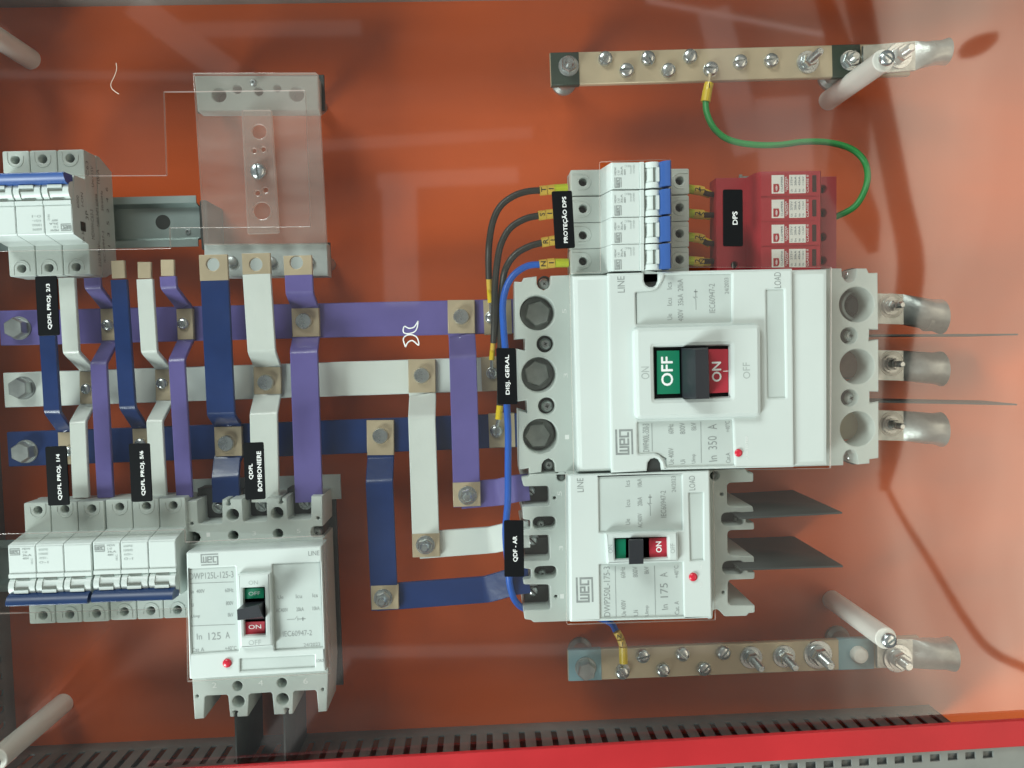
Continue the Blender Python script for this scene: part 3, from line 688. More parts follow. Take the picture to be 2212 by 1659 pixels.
for s, x, y0, y1, h in (('Ue',1446.5,691,678,11),('Icu',1446,660,644,11),('Ics',1445.5,625,610,11),('400V',1470,694,668,12),('35kA',1470,660,635,12),('20kA',1469.5,629,603,12),
    ('IEC60947-2',1538,676,613,13),('24/2023',1569.5,635,600,9),('DWP400L-350-3',1395.4,976,915.6,14),('Ue 400V',1449.6,1003.6,967.7,11.5),('60Hz',1449,937,916.5,12),
    ('Ui',1475,1002,993,11),('800V',1474,937.8,913,12),('Uimp',1499,1001,981,11),('8kV',1498.5,930,913,11.5),('In',1540,996.8,984.8,18),('350',1539,971,942,20),('A',1538.5,928,916.5,20),('Cat.A',1572.6,1000,978,10),('+40°C',1571.5,933.5,909.6,10)):
    text(g, s, (x+0.6, y0), (x-0.6, y1), h, zt)
for pts in ([(1409, 975), (1408, 914.7)], [(1515, 1000), (1513.7, 910.5)]): strokes(g, pts, 1.3, zt)
strokes(g, [(1503.5, 669), (1503, 646), (1497, 641)], 1.2, zt); strokes(g, [(1503, 642), (1502.6, 625)], 1.6, zt); strokes(g, [(1499, 630), (1507, 630)], 2.2, zt); strokes(g, [(1499, 642), (1507, 642)], 1.0, zt)
o = W(1330, 983, ZC); logo_w(g, o, W(1328.5, 927.8, ZC)-o, W(1368, 982, ZC)-o, ZC+.0001)
part('printed_lettering', g, 'print_grey', t)
g = G(); text(g, 'ON', (1394, 819), (1393.5, 792), 18, ZF+.0001); text(g, 'OFF', (1613, 818), (1612, 783), 16, ZF+.0001); part('moulded_lettering', g, 'print_pale', t)
g = G(); text(g, 'PUSH TO TRIP', (1614, 992), (1613, 942), 5.5, ZC+.0001); 
for s, x, y in (('5', 1219, 672), ('3', 1222, 811), ('1', 1225, 944)): text(g, s, (x, y+5), (x, y-5), 9, ZS+.0001)
part('raised_lettering', g, 'print_white', t)
g = G(); text(g, 'OFF', (1441.5, 833), (1440.5, 771), 25, ZF-.0029, .0002); text(g, 'ON', (1548.5, 824), (1547.5, 782), 20, ZF-.0029, .0002)
strokes(g, [(1562, 802), (1574, 801.5)], 1.5, ZF-.0029); part('flag_lettering', g, 'print_white', t)

# ---- the 175 A breaker
t = thing('molded_case_breaker', 'white breaker marked In 175 A, directly under the largest breaker', 'breaker', (*W(1380, 1180, 0)[:2], 0), 'white moulded case breakers')
lo = [(1240,1022),(1240,1342),(1152,1345),(1148,1340),(1133,1338),(1131,1318),(1186,1316),(1189,1312),(1188,1267),(1184,1263),(1131,1263),(1130,1251),(1147,1249),(1147,1230),(1131,1228),(1131,1211),(1185,1210),(1188,1206),(1187,1160),(1184,1156),(1130,1157),(1129,1144),(1146,1142),(1146,1124),(1130,1122),(1128,1094),(1184,1093),(1187,1089),(1186,1054),(1182,1050),(1131,1051),(1128,1040),(1126,1031),(1142,1029),(1144,1024)]
ro = [(1524,1015),(1612,1013),(1615,1021),(1628,1021),(1628,1041),(1576,1043),(1571,1048),(1571,1089),(1576,1094),(1626,1093),(1629,1108),(1612,1110),(1612,1129),(1629,1128),(1630,1144),(1577,1146),(1572,1151),(1572,1192),(1577,1199),(1629,1202),(1630,1219),(1615,1220),(1615,1235),(1631,1235),(1630,1251),(1577,1253),(1573,1258),(1573,1301),(1578,1307),(1631,1307),(1631,1324),(1617,1325),(1614,1331),(1565,1332),(1558,1322),(1549,1316),(1541,1318),(1540,1337),(1530,1338)]
obl = [stadium(1151, 1117, 1201, 1143, ZS), stadium(1154, 1224, 1203, 1249, ZS), stadium(1558, 1108, 1607, 1134, ZS), stadium(1560.5, 1213, 1608, 1239, ZS)]
dots = [(1198, 1076), (1201, 1289), (1559, 1068), (1563, 1280)]
crn = [(1213, 1031), (1544, 1028)]
part('housing', G().plate(rnd(px(lo + ro, ZS), .0012, 2), obl + [circ(x, y, 3.6, ZS, 12) for x, y in dots] + [circ(x, y, 10, ZS, 18) for x, y in crn], .002, ZS, .0008), 'plastic', t)
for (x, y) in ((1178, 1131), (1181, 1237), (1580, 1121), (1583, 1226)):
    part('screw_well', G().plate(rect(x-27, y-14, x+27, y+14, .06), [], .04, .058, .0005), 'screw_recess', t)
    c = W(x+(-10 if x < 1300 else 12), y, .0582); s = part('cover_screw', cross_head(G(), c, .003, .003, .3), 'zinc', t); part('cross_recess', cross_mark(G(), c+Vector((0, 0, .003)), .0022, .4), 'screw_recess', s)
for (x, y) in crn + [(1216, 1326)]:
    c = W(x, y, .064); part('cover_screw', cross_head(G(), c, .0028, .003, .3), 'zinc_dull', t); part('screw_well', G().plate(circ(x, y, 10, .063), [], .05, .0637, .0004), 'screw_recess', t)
for y in (1072, 1186, 1291):
    part('terminal_pad', G().plate(rect(1132, y-23, 1190, y+25, .055), [], .03, .055, .0004), 'base_dark', t)
finger_screws(t, [(1146, 1060), (1150, 1166), (1152, 1275)], 15)
part('cover', G().plate(rnd(px([(1228, 1026), (1534, 1015), (1540, 1336), (1231, 1344)], ZC-.003), .001, 3), [], ZS+.0002, ZC-.003, .0012), 'plastic_cover', t)
p1 = [(1293, 1029.5), (1473, 1026), (1475, 1146), (1295, 1150.5)]; p2 = [(1295, 1219.5), (1475.5, 1214), (1477.5, 1333), (1297, 1337)]; lp = [(1488, 1065), (1519, 1064), (1520, 1210), (1492, 1212)]
part('raised_cover', G().plate(rnd(px([(1230, 1027), (1532.5, 1017), (1538, 1334.5), (1233, 1342.5)], ZC), .001, 3), [px(p1, ZC), px(p2, ZC), px(lp, ZC)], ZC-.0075, ZC, .0009), 'plastic_cover', t)
for n_, q in (('rating_panel', [(1288, 1026), (1478, 1022), (1478, 1152), (1288, 1155)]), ('rating_panel', [(1290, 1216), (1480, 1210), (1481, 1336), (1292, 1339)]), ('name_panel', [(1485, 1060), (1522, 1060), (1523, 1213), (1488, 1215)])):
    part(n_, G().prism([tuple(p[:2]) for p in px(q, ZC-.0016)], ZC-.0029, ZC-.0013), 'rating_grey', t)
fr = px([(1308, 1152), (1465, 1148), (1466, 1214), (1311, 1220)], ZF-.001); wn = px([(1328, 1163.5), (1442, 1160.5), (1443, 1205), (1330, 1209)], ZF-.001)
part('toggle_frame', G().plate(rnd(fr, .001, 2), [wn], ZC-.001, ZF-.001, .0015), 'plastic_cover', t)
zw = ZF-.004
part('toggle_well', G().plate(px([(1325, 1160), (1446, 1157), (1446, 1208), (1326, 1212)], zw), [], ZC-.0012, zw-.001, .0001), 'label_black', t)
part('off_flag', G().plate(px([(1330, 1165), (1352, 1164), (1352, 1206), (1331, 1207)], zw), [], zw-.002, zw, .0002), 'flag_green', t)
part('on_flag', G().plate(px([(1402, 1162), (1441, 1161), (1441, 1203), (1403, 1204)], zw), [], zw-.002, zw, .0002), 'flag_red', t)
q0 = px([(1360, 1165), (1390, 1164), (1390, 1204), (1360, 1205)], zw); q1 = px([(1358, 1168), (1389, 1167), (1389.5, 1219), (1359, 1220)], .1155)
g = G(); g.loft([[(*p[:2], zw-.001) for p in q0[::-1]], [(*p[:2], .1145) for p in rnd(q1, 0.0001, 1)[::-1]][:4] if False else [(*p[:2], .1145) for p in q1[::-1]], [(p[0]+.0002, p[1]+.0004, .1155) for p in q1[::-1]]])
part('toggle_lever', g, 'toggle_dark', t)
part('trip_button', dome(G(), 1497, 1246, ZC, 9.4, .6), 'button_red', t)
zt = ZC-.0012; g = G()
text(g, 'LINE', (1254, 1063), (1253, 1033), 14, ZC+.0001); text(g, 'LOAD', (1495.5, 1059), (1494.5, 1028), 13.5, ZC+.0001)
for s, x, y0, y1, h in (('Ue',1356,1133.5,1121,10.5),('Icu',1356,1095,1080,10.5),('Ics',1355.5,1051,1038,10.5),('AC400V',1382.5,1140,1109,10),('20kA',1382,1093,1074,10.5),('10kA',1381.5,1052,1034,10),
    ('IEC60947-2',1433,1118,1060,12),('24/2023',1455,1063,1029,9.5),('DWP250L-175-3',1311,1332,1224,14),('Ue 400V',1347,1331.7,1296.5,10.5),('60Hz',1345.5,1248.7,1225,10.5),
    ('Ui',1373.5,1331,1318,10),('800V',1372,1247,1224,11),('Uimp',1398,1331,1308,10),('8kV',1396.5,1240,1224,10.5),('In',1436,1317,1306,14),('175',1434.5,1290.7,1260,17),('A',1433.5,1247,1237,17),('Cat. A',1462,1327.8,1298.5,10),('+40°C',1461,1248.7,1222,10)):
    text(g, s, (x+0.6, y0), (x-0.6, y1), h, zt)
for pts in ([(1331, 1332), (1329, 1223)], [(1416, 1329), (1413.8, 1222)]): strokes(g, pts, 1.2, zt)
strokes(g, [(1405, 1114), (1404.5, 1092), (1398, 1086)], 1.2, zt); strokes(g, [(1404.3, 1088), (1404, 1068)], 1.5, zt); strokes(g, [(1400.5, 1074), (1408, 1074)], 2.2, zt); strokes(g, [(1400, 1088), (1408.5, 1088)], 1.0, zt)
o = W(1245, 1302, ZC); logo_w(g, o, W(1243.5, 1247.5, ZC)-o, W(1282, 1301, ZC)-o, ZC+.0001)
part('printed_lettering', g, 'print_grey', t)
g = G(); text(g, 'ON', (1319, 1195), (1318, 1177), 10, ZF-.0009); text(g, 'OFF', (1453.5, 1195), (1452.5, 1174), 10, ZF-.0009); part('moulded_lettering', g, 'print_pale', t)
g = G(); text(g, 'ON', (1423.5, 1193), (1422.5, 1170), 12, zw+.0001, .00012); text(g, 'OFF', (1342, 1196), (1341.5, 1176), 8, zw+.0001) if False else None; part('flag_lettering', g, 'print_white', t)
g = G()
for s, x, y in (('5', 1209, 1066), ('3', 1212, 1184), ('1', 1214, 1288)): text(g, s, (x, y+5), (x, y-5), 9, ZS+.0001)
text(g, 'PUSH', (1515, 1229), (1514.5, 1221), 4, ZC+.0001); text(g, 'TRIP', (1515, 1268), (1514.5, 1258), 4, ZC+.0001); part('raised_lettering', g, 'print_white', t)

# ---- the 125 A breaker
t = thing('molded_case_breaker', 'white breaker marked In 125 A, at the lower left with its toggle upright', 'breaker', (*W(560, 1300, .03)[:2], .034), 'white moulded case breakers')
def qa(n): return [(388.8+.166*x, 1053.1+.166*y) for x, y in n]
def qb(n): return [(388.8+.1791*x, 1269.1+.1791*y) for x, y in n]
up = qa([(75,182),(220,172),(232,455),(250,474),(535,465),(550,448),(548,160),(612,157),(616,196),(605,216),(612,236),(635,242),(655,232),(662,212),(650,196),(652,154),(805,150),(818,428),(838,447),(1112,437),(1130,420),(1126,140),(1294,135),(1298,170),(1285,188),(1290,208),(1312,213),(1334,205),(1342,185),(1328,168),(1330,133),(1388,130),(1400,402),(1420,420),(1688,408),(1704,390),(1708,114),(1850,112),(1856,505),(1748,508),(1712,530),(1700,580),(1712,628),(1745,656),(1862,662)])
dn = qb([(1790,1012),(1770,1495),(1668,1505),(1648,1262),(1628,1240),(1388,1250),(1368,1268),(1360,1526),(1312,1530),(1308,1490),(1318,1475),(1312,1458),(1285,1452),(1258,1460),(1252,1478),(1264,1492),(1266,1532),(1135,1536),(1112,1288),(1092,1266),(850,1284),(832,1302),(818,1556),(690,1562),(688,1520),(700,1508),(696,1492),(668,1486),(640,1496),(634,1512),(648,1524),(650,1563),(602,1562),(580,1315),(560,1295),(320,1308),(300,1325),(290,1582),(175,1590),(145,1110)])
up2 = qa([(92,735),(190,730),(245,705),(266,655),(245,605),(190,580),(92,578)])
hh = [circ(*qa([(x, y)])[0], r*.166, ZS, 26) for x, y, r in ((685,357,79),(1263,333,79),(693,628,64),(1275,602,64))] + [circ(*qb([(x, y)])[0], r*.1791, ZS, 26) for x, y, r in ((695,1187,58),(1230,1150,58),(705,1375,72),(1238,1345,72))]
hh += [circ(*qa([q])[0], 3.5, ZS, 10) for q in ((150,470),(1795,400))] + [circ(*qb([q])[0], 3.5, ZS, 10) for q in ((207,1313),(1720,1230))]
part('housing', G().plate(px(up + dn + up2, ZS), hh, .036, ZS, .0007), 'plastic', t)
for (x, y, r) in [(*qa([(a_, b_)])[0], 15) for a_, b_ in ((685,357),(1263,333))] + [(*qa([(a_, b_)])[0], 13) for a_, b_ in ((693,628),(1275,602))] + [(*qb([(a_, b_)])[0], 14) for a_, b_ in ((695,1187),(1230,1150),(705,1375),(1238,1345))]:
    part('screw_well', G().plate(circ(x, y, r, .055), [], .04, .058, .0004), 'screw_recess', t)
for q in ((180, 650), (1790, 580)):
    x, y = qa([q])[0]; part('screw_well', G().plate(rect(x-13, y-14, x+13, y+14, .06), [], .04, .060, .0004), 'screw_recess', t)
    c = W(x, y, .0602); s = part('cover_screw', cross_head(G(), c, .0034, .003, .3), 'zinc_dull', t); part('cross_recess', cross_mark(G(), c+Vector((0, 0, .003)), .0024, .4), 'screw_recess', s)
for x0, x1 in ((232, 550), (818, 1130), (1400, 1708)):
    a, b = qa([(x0, 280), (x1, 475)]); part('terminal_pad', G().plate(rect(a[0]-1, a[1]-44, b[0]+8, b[1], .052), [], .036, .052, .0004), 'base_dark', t)
finger_screws(t, [qa([q])[0] for q in ((515, 245), (1075, 220), (1640, 195))], 15)
part('cover', G().plate(rnd(px([(401.5, 1193), (695, 1179.5), (704.5, 1450.5), (408.5, 1468)], ZC-.003), .001, 3), [], ZS+.0002, ZC-.003, .0012), 'plastic_cover', t)
p1 = [(408, 1229.5), (508, 1224), (515, 1407), (414, 1413.5)]; p2 = [(588, 1219), (691.5, 1214), (698, 1400), (593, 1405)]; lp = [(518.5, 1423.5), (679.5, 1415.3), (680, 1442.5), (518.6, 1451)]
part('raised_cover', G().plate(rnd(px([(402.5, 1194), (693.5, 1180.5), (703, 1449.5), (410, 1467)], ZC), .001, 3), [px(p1, ZC), px(p2, ZC), px(lp, ZC)], ZC-.0075, ZC, .0009), 'plastic_cover', t)
for n_, q in (('rating_panel', [(404, 1227), (511, 1221), (518, 1410), (410, 1416)]), ('rating_panel', [(585, 1216), (693.5, 1211), (700, 1403), (590, 1408)]), ('name_panel', [(515, 1420), (682, 1412), (683, 1446), (516, 1454)])):
    part(n_, G().prism([tuple(p[:2]) for p in px(q, ZC-.0016)], ZC-.0029, ZC-.0013), 'rating_grey', t)
fr = px([(512, 1241), (584, 1237), (590, 1397), (518, 1402)], ZF-.001); wn = px([(525, 1271), (571, 1269), (573, 1371), (527.5, 1374)], ZF-.001)
part('toggle_frame', G().plate(rnd(fr, .001, 2), [wn], ZC-.001, ZF-.001, .0015), 'plastic_cover', t)
part('toggle_well', G().plate(px([(521, 1266), (576, 1264), (578, 1376), (523, 1379)], zw), [], ZC-.0012, zw-.001, .0001), 'label_black', t)
part('off_flag', G().plate(px([(527, 1272), (570, 1270), (570, 1292), (527, 1294)], zw), [], zw-.002, zw, .0002), 'flag_green', t)
part('on_flag', G().plate(px([(527, 1344), (572, 1342), (572, 1370), (528, 1372)], zw), [], zw-.002, zw, .0002), 'flag_red', t)
q0 = px([(530, 1302), (570, 1300), (571, 1338), (530, 1340)], zw); q1 = px([(511, 1318), (556, 1308), (566, 1333), (512, 1341)], .1155)
g = G(); g.loft([[(*p[:2], zw-.001) for p in q0[::-1]], [(*p[:2], .1145) for p in q1[::-1]], [(p[0]+.0003, p[1]+.0003, .1155) for p in q1[::-1]]])
part('toggle_lever', g, 'toggle_dark', t)
part('trip_button', dome(G(), 491, 1432, ZC, 9.6, .6), 'button_red', t)
zt = ZC-.0012; g = G()
def th(s, x0, x1, y, h, z=None): text(g, s, (x0, y+.025*(x1-x0)), (x1, y-.025*(x1-x0)), h, zt if z is None else z)
th('LINE', 666, 690, 1195, 10, ZC+.0001); th('LOAD', 683, 699, 1427, 6.5, ZC+.0001)
for s, x0, x1, y, h in (('DWP125L-125-3',409,504,1243,14),('Ue',412,418,1278,8),('400V',424,442,1277,8),('60Hz',486,504,1275,8.5),('Ui',413,418,1307,8),('800V',488,504,1303,8.5),('Uimp',413,432,1332,8),('8kV',492,504,1328,8.5),
    ('In',425,436,1375,13),('125',450,477,1374,16),('A',487,496,1372,14),('Cat A',414,441,1403.5,9),('+40°C',486,511,1400,9),('Ue',600,612,1290,8),('Icu',639,652,1288,8.5),('Ics',675,686,1286,8.5),
    ('AC400V',596,622,1318,8.5),('20kA',640,656,1316,8.5),('10kA',675,690,1314,8.5),('IEC60947-2',611,673.6,1368,12),('24/2023',656,691.5,1392.5,7.5)): th(s, x0, x1, y, h)
for pts in ([(409, 1260.5), (505, 1257)], [(413, 1352.5), (508, 1348.5)]): strokes(g, pts, 1.1, zt)
strokes(g, [(620, 1338.5), (637, 1337.5), (642, 1331)], 1.1, zt); strokes(g, [(643, 1337.5), (660, 1336.5)], 1.4, zt); strokes(g, [(654, 1333), (654.2, 1341)], 2.2, zt); strokes(g, [(643, 1334), (643.2, 1341)], 1, zt)
o = W(433, 1197, ZC); logo_w(g, o, W(471, 1195.3, ZC)-o, W(434, 1222, ZC)-o, ZC+.0001)
part('printed_lettering', g, 'print_grey', t)
g = G(); th('ON', 537, 557, 1258.5, 9, ZF-.0009); th('OFF', 537, 564, 1388, 11, ZF-.0009); part('moulded_lettering', g, 'print_pale', t)
g = G(); th('OFF', 537, 562, 1282, 8, zw+.0001); part('flag_lettering', g, 'print_pale', t)
g = G(); th('ON', 537, 564, 1354, 9, zw+.0001); 
for s, x, y in (('1', 450, 1155), ('3', 549, 1152), ('5', 645, 1147)): th(s, x-4, x+4, y, 9, ZS+.0001)
for s, x, y in (('2', 463, 1480), ('4', 563, 1475), ('6', 660, 1471)): th(s, x-5, x+5, y, 12, ZS+.0001)
part('raised_lettering', g, 'print_white', t)
# stand under the 125 A breaker
t = thing('mounting_stand', 'dark mounting plate on posts under the 125 A breaker, showing along its right side', 'bracket', (*W(600, 1260, 0)[:2], 0))
part('base_plate', G().plate(rect(420, 1040, 741, 1480, .034), [], .0305, .034, .0006), 'base_dark', t)
for x, y in ((470, 1090), (700, 1080), (470, 1440), (700, 1440)):
    c = W(x, y, .0305); part('leg', G().lathe((c.x, c.y, 0), [(.006, 0), (.006, .0303)], 16), 'zinc_dull', t)
part('upper_rail', G().plate(rect(408, 1036, 737, 1078, .0365), [], .0342, .0365, .0004), 'plastic_grey', t)

# ================================================================== SMALL DIN-RAIL BREAKERS
# local frame: x across, y along (lever at -y), z up from the rail; millimetre-true, 18 mm a pole
P_ = 0.018
def arch(cx, cy, r, end, n=9):
    """U-shaped moulding round a terminal screw, open towards the breaker's end"""
    sg = 1 if end < cy else -1
    o = [(cx + r*math.cos(a), cy + sg*r*math.sin(a)) for a in [PI*k/n for k in range(n+1)]]
    return [(cx+r, end)] + o + [(cx-r, (cy+end)/2)]
def make_mcb(poles, label, group, lever, rear_print=False):
    t = thing('din_rail_breaker', label, 'breaker', (0, 0, 0), group); x0 = -P_*poles/2; e = 0.00025
    (H1, H2, E1, E2) = (.0352, -.0372, .0405, -.0430) if poles == 3 else (.0325, -.0345, .041, -.041)
    body = G(); cover = G(); hub = G(); face = G(); slit = G()
    for k in range(poles):
        a, b = x0+k*P_+e, x0+(k+1)*P_-e; cx = (a+b)/2
        body.plate(rnd([(a, E2), (b, E2), (b, E1), (a, E1)], .0012, 3), [circw(cx+.0005, H1, .0029, 20), circw(cx+.0005, H2, .0029, 20)], .023, .040, .0006)
        for cy, en in ((H1, E1-.0012), (H2, E2+.0012)):
            pts = arch(cx+.0005, cy, .0052, en)
            body.tube([(x, y, .0399) for x, y in pts], .00055, 6, 1, False)
        prof = [(.0204, .040), (.0200, .0425), (.0162, .0597), (.0155, .060), (-.0026, .060), (-.0030, .0612), (-.0054, .0612), (-.0062, .057), (-.0226, .055), (-.0229, .040)]
        cover.loft([[(xx, y, z) for y, z in prof[::-1]] for xx in (a, b)])
        # rounded lever barrel with side cheeks
        bar_ = [(y+.0045, z) for y, z in [(-.0102, .056), (-.0106, .0597), (-.0125, .0618), (-.0155, .0630), (-.0185, .0625), (-.0215, .0605), (-.0230, .056)]]
        for xa, xb, dz in ((a+.0003, cx-.0048, 0), (cx-.0048, cx+.0048, -.0009), (cx+.0048, b-.0003, 0)):
            hub.loft([[(xx, y, z+dz) for y, z in bar_] for xx in (xa, xb)])
        slit.box(cx-.0046, cx+.0046, -.0122, -.0112, .0600, .0626); slit.box(cx-.0042, cx+.0042, -.0061, -.0055, .0608, .0614)
        face.plate([(a+.0004, -.0023), (b-.0004, -.0023), (b-.0004, .0150), (a+.0004, .0150)], [], .0598, .0603, .0001)
        hub.box(cx-.0046, cx+.0046, -.0151, -.0131, .060, .0634)
    w0, w1 = x0+e, -x0-e
    body.loft([[(xx, y, z) for y, z in [(E2+.0065, 0), (E2, .018), (E2, .0225), (E1, .0225), (E1, .018), (E1-.0065, 0)]] for xx in (w0, w1)])
    b_ = part('body', body, 'plastic', t)
    cv = part('cover', cover, 'plastic_cover', t); part('rating_face', face, 'plastic_cover', cv); part('lever_slot', slit, 'slot_grey', cv)
    part('lever_hub', hub, 'plastic_cover', t)
    lv = G(); wd = (w1-w0)/2-.0006
    lv.loft([[(sx*wd, y, z) for y, z in [(y+.0046, z) for y, z in [(-.0196, .056), (-.0202, .0632), (-.0214, .0655), (-.0238, .0672), (-.0260, .0676), (-.0269, .0664), (-.0270, .056)]]] for sx in (-1, 1)])
    part('toggle_lever', lv, lever, t)
    for k in range(poles):
        cx = x0+(k+.5)*P_+.0005
        for cy in (H1, H2):
            g = cross_head(G(), Vector((cx, cy, .0285)), .0027, .002, .3)
            s_ = part('terminal_screw', g, 'screw_recess', t); part('cross_recess', cross_mark(G(), Vector((cx, cy, .0305)), .0021, .5), 'dark_hole', s_)
    z = .06045; pr = G(); pale = G()
    for k in ([0] if poles == 3 else [0]):
        a = x0+k*P_+.0012
        logo_w(pr, (a, .0142), (.0066, 0), (0, -.0046), z)
        for i, s_ in enumerate(('MDW', 'C 63', '3kA', '400V')):
            text_w(pr, s_, (a+.0082, .0136-i*.0021), (a+.0082+(.0052, .0030, .0058, .0040)[i], .0136-i*.0021), .0013, z)
        text_w(pale, 'IEC', (a+.0140, .0035), (a+.0140, .0075), .0012, z)
        if poles == 3:
            for i in range(4): text_w(pale, ('60898', '10000', '415V', 'T30'), (0, 0), (1, 0), 1, z) if False else text_w(pale, ('60898', '10000', '415V~', '0-I')[i], (a+.0188, .0128-i*.0028), (a+.0246, .0128-i*.0028), .0015, z)
        else:
            text_w(pale, 'Inmetro', (a+.0092, .0034), (a+.0142, .0034), .0012, z); text_w(pale, 'OCP 0004', (a+.0092, .0013), (a+.0148, .0013), .0012, z)
    part('printed_lettering', pr, 'print_grey', t); part('printed_lettering', pale, 'print_pale', t)
    if rear_print:                                            # side face turned to the camera: printed diagrams and text
        sp = G(); M = Matrix.Translation((w0-.00012, 0, 0)) @ Matrix.Rotation(-PI/2, 4, 'Y') @ Matrix.Rotation(-PI/2, 4, 'Z')
        q = G(); rows_ = [('MDWH-C63-3', -.016, .0335, .020, .0042), ('Icn 3000A', -.020, .0475, .014, .0032), ('220/380V~', -.034, .026, .018, .0034), ('IEC 60947-2', -.030, .0185, .022, .0030), ('NBR NM 60898', -.006, .0255, .022, .0032), ('Um 415V', .020, .0300, .014, .0036), ('10kA', .024, .0215, .010, .0038), ('50/60Hz', .006, .0175, .014, .0030), ('1  3  5', -.018, .0105, .018, .0036), ('2  4  6', .006, .0095, .018, .0034), ('C63', .026, .0365, .010, .0036), ('3P', -.004, .0405, .006, .004), ('6000', .002, .0520, .008, .003), ('I-ON', .004, .0460, .009, .003)]
        for s_, u_, v_, L_, h_ in rows_: text_w(q, s_, (u_, v_), (u_+L_, v_), h_, 0)
        q.xf(M); part('side_lettering', q, 'print_side', t)
        part('side_window', G().box(w0-.0003, w0-.0001, .0065, .0125, .0435, .0500), 'base_dark', t)
    return t
def mcb_place(o, at, z, rot):
    o.location = (at.x, at.y, z); o.rotation_euler = (0, 0, rot)
ZBASE = 0.0355; ZTERM = ZBASE+.040
gs = 'three-pole small breakers on the left'
m = make_mcb(3, 'three-pole white breaker at the lower left, blue lever, nearest the picture\'s left edge', gs, 'lever_navy')
p, q = W(83, 1102, ZTERM), W(200, 1097, ZTERM); p2_, q2_ = W(90, 1331, ZTERM), W(208, 1325, ZTERM)
mcb_place(m, (p+q+p2_+q2_)/4 + Vector((-.0005, .001, 0)), ZBASE, -.006)
m2 = copy_tree(m, None, 'three-pole white breaker between another small breaker and the 125 A breaker')
p, q = W(259, 1099, ZTERM), W(376, 1092, ZTERM); p2_, q2_ = W(266, 1321, ZTERM), W(383, 1313, ZTERM)
mcb_place(m2, (p+q+p2_+q2_)/4 + Vector((-.0005, .001, 0)), ZBASE, -.006)
m = make_mcb(3, 'three-pole white breaker at the upper left, its bright blue lever up and printed side showing', gs, 'lever_blue', True)
p, q = W(32, 350, ZTERM), W(152, 348, ZTERM); p2_, q2_ = W(46, 575, ZTERM), W(165, 571, ZTERM)
mcb_place(m, (p+q+p2_+q2_)/4 + Vector((.0005, -.001, 0)), ZBASE, PI+.004)
for o in tree(m): pass
gs = 'single-pole breakers stacked above the largest breaker'
ys = [(392, 391), (451, 448), (509, 503), (566, 558)]
labs = ['single-pole white breaker, topmost of the stack of four beside the red arresters', 'single-pole white breaker, second from the top of the stack of four', 'single-pole white breaker, third from the top of the stack of four', 'single-pole white breaker at the bottom of the stack, touching the largest breaker']
m = None
for i, (ya, yb) in enumerate(ys):
    o = make_mcb(1, labs[0], gs, 'lever_blue') if i == 0 else copy_tree(m, None, labs[i])
    if i == 0: m = o
    p = (W(1258, ya, ZTERM) + W(1470, yb, ZTERM))/2
    mcb_place(o, p + Vector((-.001, -.0005, 0)), ZBASE, PI/2-.010)
# dark latch strip at the foot of the upper-left breaker and the steel rails
def din_rail(label, x0, y0, x1, y1, z, vertical=False, holes=()):
    r = rect(x0, y0, x1, y1, z); ax, bx, ay, by = r[0][0], r[1][0], r[0][1], r[2][1]
    t = thing('din_rail', label, 'mounting rail', ((ax+bx)/2, (ay+by)/2, 0), 'steel mounting rails for small breakers')
    if not vertical:
        h = by-ay; f = h*.14; wv = h*.20
        prof = [(ay, z-.0013), (ay, z), (ay+f, z), (ay+f+.0007, z-.0012), (ay+wv, z-.0062), (by-wv, z-.0062), (by-f-.0007, z-.0012), (by-f, z), (by, z), (by, z-.0013), (by-f+.0004, z-.0013), (by-wv+.0012, z-.0075), (ay+wv-.0012, z-.0075), (ay+f-.0004, z-.0013)]
        g = G().loft([[(x, y, zz) for y, zz in prof] for x in (ax, bx)])
    else:
        h = bx-ax; f = h*.14; wv = h*.20
        prof = [(ax, z-.0013), (ax, z), (ax+f, z), (ax+f+.0007, z-.0012), (ax+wv, z-.0062), (bx-wv, z-.0062), (bx-f-.0007, z-.0012), (bx-f, z), (bx, z), (bx, z-.0013), (bx-f+.0004, z-.0013), (bx-wv+.0012, z-.0075), (ax+wv-.0012, z-.0075), (ax+f-.0004, z-.0013)]
        g = G().loft([[(x, y, zz) for x, zz in prof] for y in (ay, by)])
    part('rail', g, 'rail_steel', t)
    for hx, hy, hr in holes:
        c = W(hx, hy, z-.0062); part('fixing_hole', G().plate(circw(c.x, c.y, hr*PXM(z-.006), 24), [], z-.0064, z-.0060, .0001), 'dark_hole', t)
    c = W((x0+x1)/2, (y0+y1)/2, z); part('post', G().lathe((c.x, c.y, 0), [(.007, 0), (.007, z-.0076)], 16), 'zinc_dull', t)
    return t
t = din_rail('grey steel rail sticking out right of the upper-left breaker', -60, 433, 428, 532, ZBASE, False, [(352, 480, 15.5)])
c = W(406, 501, ZBASE-.0062); part('rivet', G().lathe(c, [(.0022, 0), (.0020, .0008), (.0012, .0009), (.0011, -.0003)], 16), 'zinc', t)
din_rail('grey steel rail under the lower-left small breakers', -60, 1170, 420, 1262, ZBASE)
din_rail('grey steel rail under the stack of four small breakers', 1310, 362, 1395, 600, ZBASE, True)
t = thing('end_clamp', 'dark block on the steel rail just behind the left edge of the clear bracket', 'clamp', W(445, 490, .03))
part('clamp_body', G().plate(rnd(rect(430, 432, 452, 540, .036), .002, 3), [], 0, .036, .0008), 'base_dark', t)

